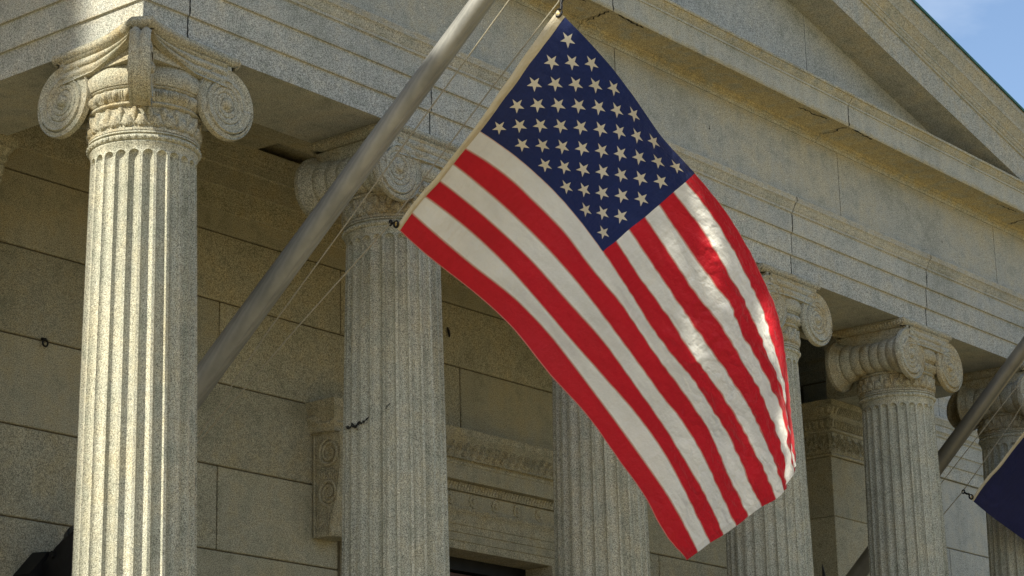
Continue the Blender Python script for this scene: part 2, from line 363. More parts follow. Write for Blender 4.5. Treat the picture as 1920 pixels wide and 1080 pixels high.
# tympanum
RS = .2357; XC = 7.514
def zr(x): return 3.327 - RS*(abs(x-XC) - (9.309-XC))
mb = MB()
xs = [-.6, 5.38, 9.65, 15.6]
for a, b in zip(xs, xs[1:]):
    a += .007; b -= .007
    pts = [a]+([XC] if a < XC < b else [])+[b]
    bot = 2.12; yf, yb = -.452, .0
    front = [W((x, yf, bot)) for x in pts] + [W((x, yf, max(zr(x)+.1, bot+.02))) for x in reversed(pts)]
    back = [(p[0], yb, p[2]) for p in front]; n = len(front)
    mb.add(front+back, [tuple(range(n)), tuple(range(2*n-1, n-1, -1))]+[(i, i+n, (i+1) % n+n, (i+1) % n) for i in range(n)], 0, False)
bpart(mb, 'tympanum', m_tymp)
mo = MB(); mo.box(W((-.2, -.42, 2.1)), W((15.2, .02, 2.2))); mo.add([W((x, -.43, z)) for x, z in ((5, 2.2), (10.2, 2.2), (10.2, 3.0), (7.5, 3.7), (5, 3.0))], [(0, 1, 2, 3, 4)], 0, False); bpart(mo, 'mortar_joint', m_mortar)
# raking cornice
prof_r = [(.0, 0), (.03, 0), (.03, -.0), (.474, 0), (.474, .345), (.484, .352), (.494, .353), (.494, .385), (.506, .392), (.522, .425), (.532, .43), (.532, .455), (.548, .47),
          (.575, .52), (.60, .545), (.607, .55), (.607, .572), (.620, .60), (.652, .655), (.672, .69), (.682, .70), (.682, .765), (.3, .80), (.0, .80)]
def rake(mb, prof, sgn, dz=0.0, x_end=15.95, mi=0):
    xs = [XC, x_end] if sgn > 0 else [XC-(x_end-XC), XC]
    rows = []
    for x in xs: rows.append([W((x, -.43-o, z+zr(x)+dz)) for o, z in prof])
    mb.grid(rows, close_u=True, mi=mi, smooth=False, flip=True); k = len(prof)
    mb.add(rows[0], [tuple(range(k))], mi, False); mb.add(rows[-1], [tuple(range(k-1, -1, -1))], mi, False)
mb = MB(); rake(mb, prof_r, 1); rake(mb, prof_r, -1); rk = bpart(mb, 'raking_cornice', m_rake)
mb = MB(); pr = [(.20, .802), (.20, .820), (.688, .797), (.704, .79), (.706, .752), (.698, .752), (.694, .772), (.60, .790)]
rake(mb, pr, 1); rake(mb, pr, -1); bpart(mb, 'copper_flashing', m_copper, rk)
mb = MB()
for sg in (1, -1):
    xe = XC+sg*8.6
    mb.add([W((XC, -.9, zr(XC)+.79)), W((xe, -.9, zr(xe)+.79)), W((xe, 30, zr(xe)+.79)), W((XC, 30, zr(XC)+.79))], [(0, 1, 2, 3)], 0, False)
bpart(mb, 'roof', m_copper, recalc=False)

# ---- walls built of blocks
def block_wall(mb, x0, x1, y, zrows, xj, thick=.5, gap=.014, skip=None, bev=.009):
    """coursed blocks between x0 and x1, front face at y facing -Y"""
    for r, (za, zb) in enumerate(zip(zrows, zrows[1:])):
        xs = sorted([x0]+[x for x in xj[r % len(xj)] if x0+.05 < x < x1-.05]+[x1])
        for a, b in zip(xs, xs[1:]):
            segs = [(a, b)]
            if skip:
                sx0, sx1, sz = skip
                if zb <= sz+.01: segs = [(a, min(b, sx0)), (max(a, sx1), b)]
            for p, q in segs:
                if q-p > .05: mb.box(W((p+gap/2, y+random.uniform(0, .005), za+gap/2)), W((q-gap/2, y+thick, zb-gap/2)), bev=bev)
zr_ = [-8.6, -7.44, -6.60, -5.76, -4.92, -4.08, -3.24, -2.40, -1.56, -.72, 0.0]
odd = [.03, 3.77, 7.51, 11.25, 15.0]; even = [2.45, 5.55, 9.45, 13.2]
mb = MB(); block_wall(mb, -.2, 15.25, 3.0, zr_, [odd, even], skip=(5.5, 9.53, -2.38))

bw = bpart(mb, 'back_wall', m_wall)
mo = MB(); mo.box(W((-.1, 3.03, -8.7)), W((5.55, 3.45, .1))); mo.box(W((9.48, 3.03, -8.7)), W((15.1, 3.45, .1))); mo.box(W((5.55, 3.03, -2.36)), W((9.48, 3.44, .1)))
bpart(mo, 'mortar_joint', m_mortar)
prof_w = [(0, .004), (0, .228), (.004, .234), (.02, .236), (.02, .479), (.024, .485), (.04, .487), (.04, .70), (.048, .712), (.066, .715), (.066, .74),
          (.07, .752), (.074, .80), (.08, .805), (.08, .83), (.084, .84), (.09, .90), (.096, .905), (.096, .93), (.10, .94), (.10, .98), (-.4, .98), (-.4, .004)]
mb = MB(); sweep(mb, prof_w, [(B, 3.0), (XRi, 3.0)]); bpart(mb, 'wall_entablature', m_wall)
# coffered ceiling
mb = MB(); xs_ = [B-.03]; k = 0
xc0 = 3.76-1.5*3+.0
cells = []
x = 3.91-1.5*2
ribs = []
while x < XRi:
    ribs.append((x-.23, x+.23)); x += 1.5
def slab(x0, x1, y0, y1, z0=.96, z1=1.12): mb.box(W((x0, y0, z0)), W((x1, y1, z1)))
slab(B-.05, XRi+.05, B-.1, .95); slab(B-.05, XRi+.05, 2.2, 2.57)
for a, b in [(B-.05, ribs[0][1])]+ribs[1:-1]+[(ribs[-1][0], XRi+.05)]:
    slab(a, b, .9505, 2.1995); slab(a, b, 2.5705, 3.3)
slab(B-.05, XRi+.05, B-.1, 3.3, 1.122, 1.4)
bpart(mb, 'coffered_ceiling', m_wall)
# antae with carved capitals
def relief_band(mb, path, z0_, z1_, depth, kind, off=0.0, per=.12, flare=0.0, du=.012, nz=14):
    """vertical carved band following a plan path; heights displaced outward"""
    nn = mitre(path); segs = []; Lt = 0
    rows = [[] for _ in range(nz+1)]
    for i in range(len(path)-1):
        a = Vector(path[i]); b = Vector(path[i+1]); L = (b-a).length; n = max(2, int(L/du)); d = (b-a)/L; nr = Vector((d.y, -d.x))
        k = max(1, round(L/per)); 
        for j in range(n+1):
            if i > 0 and j == 0: continue
            s = j/n; base = a.lerp(b, s); nv = nn[i].lerp(nn[i+1], s) if len(path) > 2 else nr
            if nn[i].length > 1.01 and s < .5: nv = nr + (nn[i]-nr)*max(0, 1-s*L/.08)
            elif nn[i+1].length > 1.01 and s > .5: nv = nr + (nn[i+1]-nr)*max(0, 1-(1-s)*L/.08)
            else: nv = nr
            for r in range(nz+1):
                t = r/nz; ph = (s*k) % 1.0
                e = min(1, s*L/.02, (1-s)*L/.02)
                h = carve(kind, ph, t)*depth*e
                o = off+flare*t*t+h; rows[r].append(W((base.x+nv.x*o, base.y+nv.y*o, z0_+(z1_-z0_)*t)))
    mb.grid(rows, smooth=True)
def carve(kind, u, t):
    x = (u-.5)*2
    if kind == 'palm':                     # fan of petals over paired scrolls
        if t > .28:
            a = math.atan2(x*1.25, (t-.22)*1.5); r = math.hypot(x*1.1, (t-.22)*1.35)
            m = max(0, 1-abs(r-.55)/.55); pet = abs(math.cos(a*4.2))
            return (max(0, m)**.4)*(.25+.75*pet**.8)*(1 if r < .98 else .2)
        r = math.hypot(abs(x)-.5, (t-.14)*2.6); return .9*max(0, 1-abs(r-.25)/.16)+(.8 if r < .09 else 0)
    if kind == 'palm2':                    # palmettes on curling stems
        a = math.atan2(x*.62, (t-.16)*1.0); r = math.hypot(x*.62, (t-.16)*.95)
        env = max(0, min(1, (.72+.10*math.cos(a*5.0)-r)/.08)) if abs(a) < 1.75 else 0
        pet = env*(.25+.75*abs(math.cos(a*2.6))**.7)*(.35+.65*min(1, r/.5))
        ring = max(0, 1-abs(math.hypot((abs(x)-.72)*.75, (t-.20)*1.0)-.15)/.06)
        return max(pet, ring, .9*max(0, 1-math.hypot(x*.6, t-.14)/.09))
    if kind == 'egg':
        r = math.hypot(x/.62, (t-.55)/.55); shell = max(0, 1-abs(r-1.12)/.16)
        return (math.sqrt(max(0, 1-r*r)) if r < 1 else 0)+.8*shell
    if kind == 'bead':
        return math.sqrt(max(0, 1-(x/.55)**2-((t-.5)/.5)**2)) if abs(x) < .55 else (.5*math.sqrt(max(0, 1-((abs(x)-.8)/.14)**2-((t-.5)/.45)**2)) if abs(abs(x)-.8) < .14 else 0)
    if kind == 'tongue':
        r = abs(x); return (1-r**3)*(1 if t > .12 else .3)*(.5+.5*t) if r < .8 else 0
    if kind == 'leaf':                     # pierced acanthus leaves
        a = math.atan2(x, (t-.05)*1.6); r = math.hypot(x, (t-.05)*1.15)
        lobe = .62+.30*abs(math.cos(a*3.5)); body = max(0, min(1, (lobe-r)/.12)); rib = .55+.45*abs(math.cos(a*7))
        hole = max(0, 1-math.hypot(abs(x)-.62, t-.62)/.26)
        return body*rib*(.5+.5*t)+.35*max(0, 1-abs(math.hypot(abs(x)-1, t-.25)-.25)/.12)-.5*hole
    if kind == 'scroll':                   # acanthus like curling leaves
        v = noise.noise(Vector((u*5, t*6, 2.3)))
        a = math.atan2(t-.5, abs(x)-.45); r = math.hypot(abs(x)-.45, (t-.5)*1.2)
        return max(0, .5+.5*math.sin(a*3-r*16))*max(.15, 1-abs(r-.3)*1.8)*.9+.3*v
    return 0
def anta_cap(parent, xl, xr, y0, y1):
    """carved pilaster capital, wrapping three sides"""
    mb = MB(); p = [(xl, y1), (xl, y0), (xr, y0), (xr, y1)]
    base_prof = [(.0, -.745), (.028, -.745), (.03, -.715), (.012, -.70), (.012, -.42), (.04, -.40), (.045, -.375), (.03, -.365), (.03, -.25), (.06, -.215), (.075, -.20), (.075, -.185), (.065, -.18), (.09, -.11), (.13, -.085), (.14, -.08), (.14, -.004), (-.2, -.004), (-.2, -.745)]
    sweep(mb, base_prof, p)
    relief_band(mb, p, -.70, -.42, .045, 'scroll', .014, .17)
    relief_band(mb, p, -.365, -.25, .035, 'egg', .032, .06, .02, .008)
    relief_band(mb, p, -.18, -.10, .034, 'tongue', .068, .045, .03, .008)
    relief_band(mb, p, -.742, -.718, .008, 'bead', .028, .04, 0, .008, 5)
    relief_band(mb, p, -.40, -.375, .008, 'bead', .04, .04, 0, .008, 5)
    return bpart(mb, 'capital', m_wall, parent, recalc=False, auto=50)
def anta(xl, xr, y0=2.46, y1=3.2):
    mb = MB(); rows = [z for z in zr_[:-1]]+[-.748]; rows = [-8.6, -7.44, -6.60, -5.76, -4.92, -4.08, -3.24, -2.40, -1.56, -.748]
    for a, b in zip(rows, rows[1:]): mb.box(W((xl, y0, a+.005)), W((xr, y1, b-.005)), bev=.006)
    mb.box(W((xl+.02, y0+.02, -8.6)), W((xr-.02, y1, -.01)))
    o = bpart(mb, 'pilaster', m_wall); anta_cap(o, xl, xr, y0, y1); return o
anta(-.46, .47); anta(14.56, 15.49)
# wing walls either side of the portico, with belt mouldings
for xa, xb in ((15.50, 40.0), (-14.0, -.47)):
    if xa < 0: xb = -.47
    mb = MB(); xj = [[xa+2.6*i+.3 for i in range(12)], [xa+2.6*i+1.7 for i in range(12)]]
    if xa > 0: xj = [[18.7+2.9*i for i in range(-2, 9)], [20.6+2.9*i for i in range(-2, 9)]]
    block_wall(mb, xa, xb, 3.0, [-8.6, -7.7, -6.66, -5.62, -4.58, -3.53, -2.48, -1.43, -.385], xj, gap=.012)
    block_wall(mb, xa, xb, 3.0, [.55, 1.5, 2.5, 3.5], xj, gap=.012)
    sweep(mb, [(-.4, -.382), (.03, -.382), (.03, -.19), (.034, -.185), (.05, -.183), (.05, -.01), (.054, -.005), (.068, -.003), (.068, .19), (.08, .205), (.09, .21), (.09, .24), (.11, .27), (.12, .275), (.12, .36), (.135, .37), (.15, .42), (.17, .45), (.17, .49), (.0, .53), (-.4, .53)], [(xa, 3.0), (xb, 3.0)])
    mb.box(W((xa, 2.86, 3.502)), W((xb, 3.5, 3.8)), bev=.02)
    bpart(mb, 'wing_wall', m_arch if xa > 0 else m_wall)
    mo = MB(); mo.box(W((xa+.02, 3.04, -8.7)), W((xb-.02, 3.44, 3.45))); bpart(mo, 'mortar_joint', m_mortar)
    mo = MB(); mo.box(W((xa+.03, 3.51, -8.7)), W((xb-.03, 24, 3.7))); bpart(mo, 'wing_block', m_wall)
# portico floor and steps, base of the building
mb = MB(); mb.box((-1.0, -.95, 0), (XR+.6, 3.1, 1.22), bev=.02)
for i in range(7): mb.box((-1.0, -1.25-.3*i-.0, 0), (XR+.6, -.95-.3*i-.002, 1.22-.17*(i+1)), bev=.012)
bpart(mb, 'front_steps', m_step)
mb = MB(); mb.box((-.2, 3.6, 0), (15.2, 24, Z0+2.1)); bpart(mb, 'main_block', m_wall)

# ---- doorway
DY = 3.0; DL, DR = 6.10, 8.93
mb = MB()
prof_head = [(-.4, -2.82), (.115, -2.82), (.12, -2.81), (.12, -2.735), (.134, -2.73), (.134, -2.645), (.148, -2.64), (.148, -2.56), (.160, -2.555), (.165, -2.48), (.18, -2.44), (.20, -2.42), (.20, -2.375), (.155, -2.365),
             (.15, -2.355), (.15, -2.20), (.165, -2.195), (.17, -2.185), (.165, -2.10), (.275, -2.095), (.275, -1.93), (.285, -1.925), (.29, -1.90), (.30, -1.89), (.345, -1.70), (.39, -1.64), (.395, -1.63), (.395, -1.555), (-.4, -1.54)]
low = [p for p in prof_head if p[1] <= -2.19]+[(-.4, -2.19)]
hi = [(-.4, -2.192)]+[p for p in prof_head if p[1] > -2.19]
sweep(mb, low, [(5.43, DY), (9.58, DY)])
cpath = [(5.12, DY+.1), (5.12, DY-.0), (9.91, DY-.0), (9.91, DY+.1)]
cp2 = [(5.02+.395, DY+.25), (5.02+.395, DY), (15.028-5.415, DY), (15.028-5.415, DY+.25)]
sweep(mb, hi, cp2)
sur = bpart(mb, 'door_surround', m_door)
mb = MB()
relief_band(mb, cp2, -1.88, -1.66, .060, 'leaf', .315, .13, .07, .009, 24)
relief_band(mb, cp2, -2.185, -2.105, .026, 'tongue', .168, .050, .02, .008)
relief_band(mb, [(5.43, DY), (9.58, DY)], -2.415, -2.38, .014, 'bead', .198, .05, 0, .008, 5)
for i in range(9):                               # rosettes along the door frieze
    x = 5.95+i*.39; n = 20
    rows = [[W((x+r*math.cos(a)*(1+.10*math.cos(8*a)), DY-.148-h, -2.277+r*math.sin(a)*(1+.10*math.cos(8*a)))) for a in [2*math.pi*k/n for k in range(n)]] for r, h in ((.075, 0), (.070, .016), (.046, .008), (.034, .010), (.026, .024), (.002, .028))]
    mb.grid(rows, close_u=True)
bpart(mb, 'carved_ornament', m_door, sur, recalc=False, auto=50)
for a, b, s in ((5.55, DL, 1), (DR, 9.46, -1)):
    mb = MB()
    if s > 0: steps = [(a, DL-.27, .16), (DL-.27, DL-.14, .146), (DL-.14, DL, .132)]
    else: steps = [(DR, DR+.14, .132), (DR+.14, DR+.27, .146), (DR+.27, b, .16)]
    for p, q, o in steps: mb.box(W((p, DY-o, -7.5)), W((q, DY+.46, -2.822)))
    bpart(mb, 'door_jamb', m_door, sur)
mb = MB(); mb.box(W((DL-.02, DY+.26, -2.96)), W((DR+.02, DY+.40, -2.80))); mb.box(W((DL-.02, DY+.24, -7.5)), W((DL+.12, DY+.40, -2.96))); mb.box(W((DR-.12, DY+.24, -7.5)), W((DR+.02, DY+.40, -2.96)))
dl = bpart(mb, 'door_frame', m_iron)
mb = MB()
for k in range(2):
    xa = DL+.12+k*1.30; mb.box(W((xa, DY+.32, -7.4)), W((xa+1.29, DY+.38, -2.98)), bev=.006)
    for z in (-3.9, -5.0, -6.1, -7.2): mb.box(W((xa+.18, DY+.305, z)), W((xa+1.11, DY+.322, z+.85)), bev=.012)
bpart(mb, 'door_leaf', m_wood)
# scroll consoles either side of the door
def console(xl, xr):
    mb = MB(); y = lambda d: DY-d
    # side silhouette (projection from the wall, z)
    sil = []
    for k in range(41):
        t = k/40; z = -1.90-1.06*t
        d = .40-.02*t+.022*math.sin(t*2*math.pi+.3)-.16*max(0, (t-.60)/.40)**1.3+.03*math.exp(-((t-.97)/.04)**2)
        sil.append((d, z))
    for xx in (xl, xr):
        pass
    L = [W((xl, y(d), z)) for d, z in sil]; Rr = [W((xr, y(d), z)) for d, z in sil]
    # front with reeding
    cols = []
    for j in range(17):
        s = j/16; o = .012*abs(math.sin(s*math.pi*4)); cols.append([W((xl+(xr-xl)*s, y(d+o), z)) for d, z in sil])
    mb.grid(cols)
    for xx in (xl, xr):
        back = [W((xx, DY+.02, z)) for d, z in sil]; fr = [W((xx, y(d), z)) for d, z in sil]; mb.grid([back, fr], smooth=False)
    mb.add([W((xl, DY+.02, sil[-1][1])), W((xr, DY+.02, sil[-1][1])), W((xr, y(sil[-1][0]), sil[-1][1])), W((xl, y(sil[-1][0]), sil[-1][1]))], [(0, 1, 2, 3)], 0, False)
    # raised edge fillet and spirals on both flanks
    for xx, sg in ((xl, -1), (xr, 1)):
        mb.tube([(xx+sg*.004, y(d-.014), z+Z0) for d, z in sil], .020, 6)
        mb.tube([(xx+sg*.004, y(.03), z+Z0) for d, z in sil], .018, 6)
        for cy, cz, r0, tn, dr in ((.235, -2.10, .135, 2.6, 1), (.225, -2.515, .125, 2.5, -1)):
            pts = []
            for k in range(90):
                t = k/89; a = (math.pi*.5)*dr+dr*t*tn*2*math.pi; r = r0*(1-t)**.85+.008
                pts.append((xx+sg*.006, y(cy+r*math.cos(a)), cz+Z0+r*math.sin(a)*1.05))
            mb.tube(pts, [.026*(1-k/140) for k in range(90)], 8)
            mb.lathe([(.0, .0), (.02, .0)], 8, (xx, y(cy), cz+Z0)) if False else None
        for q in range(9):                        # acanthus ribs joining the scrolls
            t = q/8; pts = [(xx+sg*.004, y(.06+.27*t+.04*math.sin(s*3)), Z0-2.25-.14*s-.03*t) for s in [i/6 for i in range(7)]]
            mb.tube(pts, [.004+.011*math.sin(math.pi*i/6) for i in range(7)], 5)
        for q in range(7):
            pts = [(xx+sg*.004, y(.05+.030*q+.05*s*s-.03*s), Z0-2.67-.22*s-.008*q) for s in [i/6 for i in range(7)]]
            mb.tube(pts, [.004+.011*math.sin(math.pi*i/6) for i in range(7)], 5)
    return bpart(mb, 'console', m_door, sur, recalc=False, auto=50)
console(5.12, 5.42); console(9.60, 9.90)

# ------------------------------------------------------------------ columns
ZT = -.807; RT = .42
def rad(d): d = min(d, 6.4); return RT + .02*d - .00146*d*d + (max(0, d)*.0)
def shaft_mesh():
    mb = MB(); phis = []
    half = .40
    ang = [math.pi*k/8 for k in range(9)]
    base = [-math.cos(a) for a in ang]           # -1..1 across a flute
    zs = [(-.953, 0)]
    fr = .046
    for k in range(1, 9): t = k/8; zs.append((-.953-fr*t, math.sqrt(max(0, 1-(1-t)**2))))
    zs += [(-1.05, 1), (-1.4, 1), (-2, 1), (-3, 1), (-4, 1), (-5, 1), (-6, 1), (-6.9, 1), (-6.96, .9), (-7.0, .5), (-7.02, 0)]
    rows = []
    for z, wf in zs:
        R0 = rad(ZT-z); row = []
        for k in range(24):
            for b_ in base:
                u = .5+half*b_*max(wf, .02); dep = .042*math.sqrt(max(0, 1-b_*b_))*wf
                a = (k+u)*2*math.pi/24+.13*0; r = R0-dep
                row.append((r*math.cos(a), r*math.sin(a), z+Z0))
        rows.append(row)
    mb.grid(rows, close_u=True, flip=True)
    # plain top with joint and carved bead ring
    mb.lathe([(.41, -.809), (.446, -.809), (.448, -.822), (.43, -.826), (.43, -.832), (.448, -.84), (.452, -.858), (.444, -.874), (.43, -.88), (.43, -.888), (.436, -.895), (.428, -.915), (.4215, -.935), (.4205, -.953)], 120, (0, 0, Z0))
    n = 46
    for k in range(n):                           # beads
        a = 2*math.pi*k/n; c = (.445*math.cos(a), .445*math.sin(a), Z0-.856); rows = []
        for i in range(5):
            th = math.pi*i/4; rows.append([(c[0]+.020*math.cos(th)*-math.sin(a)+.017*math.sin(th)*math.cos(ph)*math.cos(a), c[1]+.020*math.cos(th)*math.cos(a)+.017*math.sin(th)*math.cos(ph)*math.sin(a), c[2]+.017*math.sin(th)*math.sin(ph)) for ph in [2*math.pi*q/8 for q in range(8)]])
        mb.grid(rows, close_u=True)
    rb = rad(6.2)
    mb.lathe([(rb, -7.02), (rb+.03, -7.05), (rb+.05, -7.10), (rb+.08, -7.11), (rb+.08, -7.16), (rb+.12, -7.18), (rb+.13, -7.23), (rb+.09, -7.28), (rb+.06, -7.29), (rb+.05, -7.33), (rb+.10, -7.38), (rb+.16, -7.40), (rb+.19, -7.45), (rb+.16, -7.51), (rb+.10, -7.52)], 72, (0, 0, Z0))
    mb.box((-.72, -.72, 1.222), (.72, .72, Z0-7.521), bev=.01)
    return mb
def lathe_relief(mb, z0_, z1_, rf, kind, depth, count, nt=480, nz=24, margin=.0):
    rows = []
    for r in range(nz+1):
        t = r/nz; row = []
        for k in range(nt):
            a = 2*math.pi*k/nt; u = (a/(2*math.pi)*count) % 1
            e = min(1, t/.06, (1-t)/.06)
            R0 = rf(t)+carve(kind, u, t)*depth*e; row.append((R0*math.cos(a), R0*math.sin(a), Z0+z0_+(z1_-z0_)*t))
        rows.append(row)
    mb.grid(rows, close_u=True, flip=True)
def core(mb):
    mb.lathe([(.41, -.803), (.446, -.803), (.446, -.782), (.430, -.775)], 96, (0, 0, Z0))
    lathe_relief(mb, -.775, -.600, lambda t: .430, 'palm2', .034, 24)
    mb.lathe([(.430, -.600), (.452, -.596), (.460, -.582), (.455, -.571), (.449, -.567), (.449, -.560), (.456, -.556)], 96, (0, 0, Z0))
    lathe_relief(mb, -.556, -.455, lambda t: .456+.016*math.sin(math.pi*t), 'bead', .030, 30, 480, 12)
    mb.lathe([(.456, -.455), (.47, -.45), (.475, -.44), (.470, -.432), (.4824, -.430)], 96, (0, 0, Z0))
    lathe_relief(mb, -.43, -.285, lambda t: .466+.036*math.sin(math.pi*(.15+.75*t)), 'egg', .0035, 26, 480, 14)
    mb.lathe([(.4771, -.285), (.472, -.268), (.46, -.255), (.40, -.22), (.38, -.09)], 96, (0, 0, Z0))
VR = .303; VX = .465; VZ = -.428
def vol_h(rho, th, turns=3.1, hand=1):
    """height of the scroll face"""
    if rho < .042: return .012+.016*math.sqrt(max(0, 1-(rho/.042)**2))
    g_ = rho/VR; q = (1-g_)/.36 if g_ > .64 else 1+(.64-g_)/.50*3
    q -= hand*(th-math.pi/2)/(2*math.pi)
    if q < .04: return 0
    k = int(math.floor(q+.5)); f = abs(q-k)
    if q < .5: f = 9
    wd = .055 if k <= 1 else .15; dp = .030 if k <= 1 else .014
    dish = -.016*math.sin(math.pi*min(1, max(0, q))) if q < 1 else -.004*q/3
    return dish-dp*max(0, 1-f/wd)+(.010*max(0, 1-abs(q-1.13)/.10) if q > 1 else 0)
def disc(mb, c, eu, en, R_=VR, hand=1, turns=3.1, thick=.05):
    """scroll disc; eu in-plane horizontal axis, en outward normal"""
    c = Vector(c); eu = Vector(eu).normalized(); en = Vector(en).normalized(); ez = Vector((0, 0, 1)); rows = []
    nr, na = 46, 120; k_ = R_/VR
    for i in range(nr+1):
        rho = VR*(i/nr)**.9; row = []
        for j in range(na):
            th = 2*math.pi*j/na; h = vol_h(rho, th, turns, hand) if i < nr-1 else (0 if i == nr-1 else -.012)
            p = c+eu*(rho*k_*math.cos(th))+ez*(rho*k_*math.sin(th))+en*h; row.append(tuple(p))
        rows.append(row)
    rows.append([tuple(c+eu*(R_*math.cos(2*math.pi*j/na))*1.0+ez*(R_*math.sin(2*math.pi*j/na))-en*thick) for j in range(na)])
    mb.grid(rows, close_u=True)
def bolster(mb, c, ax, l0, l1, ribs=8, r_end=.290, r_mid=.165, lmid=None):
    c = Vector(c); ax = Vector(ax); s = ax.cross(Vector((0, 0, 1))); n = 110; na = 48; rows = []
    for i in range(n+1):
        l = l0+(l1-l0)*i/n; t = (l-l0)/(l1-l0)*2-1
        r = r_mid+(r_end-r_mid)*abs(t)**2.6; up_ = .035*(1-abs(t)**2)
        ph = (t*.5+.5)*ribs; f = abs((ph % 1)-.5)*2
        r += .030*math.sqrt(max(0, 1-(f)**2))-.018 if abs(t) < .80 else 0
        if abs(t) > .95: r = r_end+.008
        row = []
        for j in range(na):
            a = 2*math.pi*j/na; row.append(tuple(c+ax*l+s*(r*math.cos(a))+Vector((0, 0, r*math.sin(a)+up_))))
        rows.append(row)
    mb.grid(rows, close_u=True)
def canalis(mb, path, ztop, zbot, relief=.016, ridges=3, n=60, nt=26, flat_end=None):
    """fluted band between two scrolls. path: list of plan points with outward normals, ztop/zbot: functions of s"""
    P = [Vector(p) for p in path]; L = [0]
    for a, b in zip(P, P[1:]): L.append(L[-1]+(b-a).length)
    rows = []
    for i in range(n+1):
        s = i/n; d = s*L[-1]; k = max(j for j in range(len(P)-1) if L[j] <= d+1e-9); t = (d-L[k])/(L[k+1]-L[k])
        p = P[k].lerp(P[k+1], t); dr = (P[min(k+2, len(P)-1)]-P[max(k-1, 0)]).normalized(); nr = Vector((dr.y, -dr.x)); row = []
        for j in range(nt+1):
            q = j/nt; z = ztop(s)*(1-q)+zbot(s)*q
            h = relief*abs(math.cos(q*math.pi*ridges))**.6-relief*.6 - .012*math.sin(math.pi*q)
            if j == nt or j == 0: h = -.05
            row.append((p.x+nr.x*h, p.y+nr.y*h, z+Z0))
        rows.append(row)
    mb.grid(rows)
def abacus(mb, poly, zc=(-.09, -.004)):
    """moulded slab following a plan polygon with carved egg edge"""
    pts = []; P = [Vector(p) for p in poly]
    for a, b in zip(P, P[1:]+P[:1]):
        n = max(1, int((b-a).length/.0085))
        for k in range(n): pts.append((a.lerp(b, k/n), (b-a).normalized()))
    prof = [(-.055, -.092), (-.045, -.088), (-.03, -.080), (-.010, -.066), (.0, -.048), (.002, -.034), (-.004, -.022), (-.012, -.018), (-.012, -.004)]
    rows = [[] for _ in prof]; acc = 0; prev = None
    for i, (p, d) in enumerate(pts):
        if prev is not None: acc += (p-prev).length
        prev = p; d2 = pts[i-1][1]; nn = (Vector((d.y, -d.x))+Vector((d2.y, -d2.x))).normalized()
        for r, (o, z) in enumerate(prof):
            wv = abs(math.sin(acc*math.pi/.038)) if 1 <= r <= 5 else 1
            oo = o-(1-wv**.7)*.014; rows[r].append((p.x+nn.x*oo, p.y+nn.y*oo, z+Z0))
    mb.grid(rows, close_u=True, flip=True)
    for rw in (rows[0], rows[-1]):
        mb.grid([rw, [(p[0]*.6, p[1]*.6, p[2]) for p in rw], [(0, 0, p[2]) for p in rw]], close_u=True, smooth=False)
def cap_regular():
    mb = MB(); core(mb)
    ab = [(-.585, -.49), (.585, -.49), (.585, .49), (-.585, .49)]; abacus(mb, ab)
    for sy in (-1, 1):
        for sx in (-1, 1):
            disc(mb, (sx*VX, sy*.50, VZ+Z0), (sx, 0, 0), (0, sy, 0), hand=-1)
        zt = lambda s: -.090
        zb = lambda s: -.318+.022*math.sin(math.pi*s)
        pth = [(-VX, -.50), (0, -.50), (VX, -.50)] if sy < 0 else [(VX, .50), (0, .50), (-VX, .50)]
        canalis(mb, pth, zt, zb)
    mb.box((-.50, -.475, Z0-.30), (.50, .475, Z0-.088))
    for sx in (-1, 1): bolster(mb, (sx*VX, 0, VZ+Z0), (0, 1, 0), -.485, .485)
    return mb
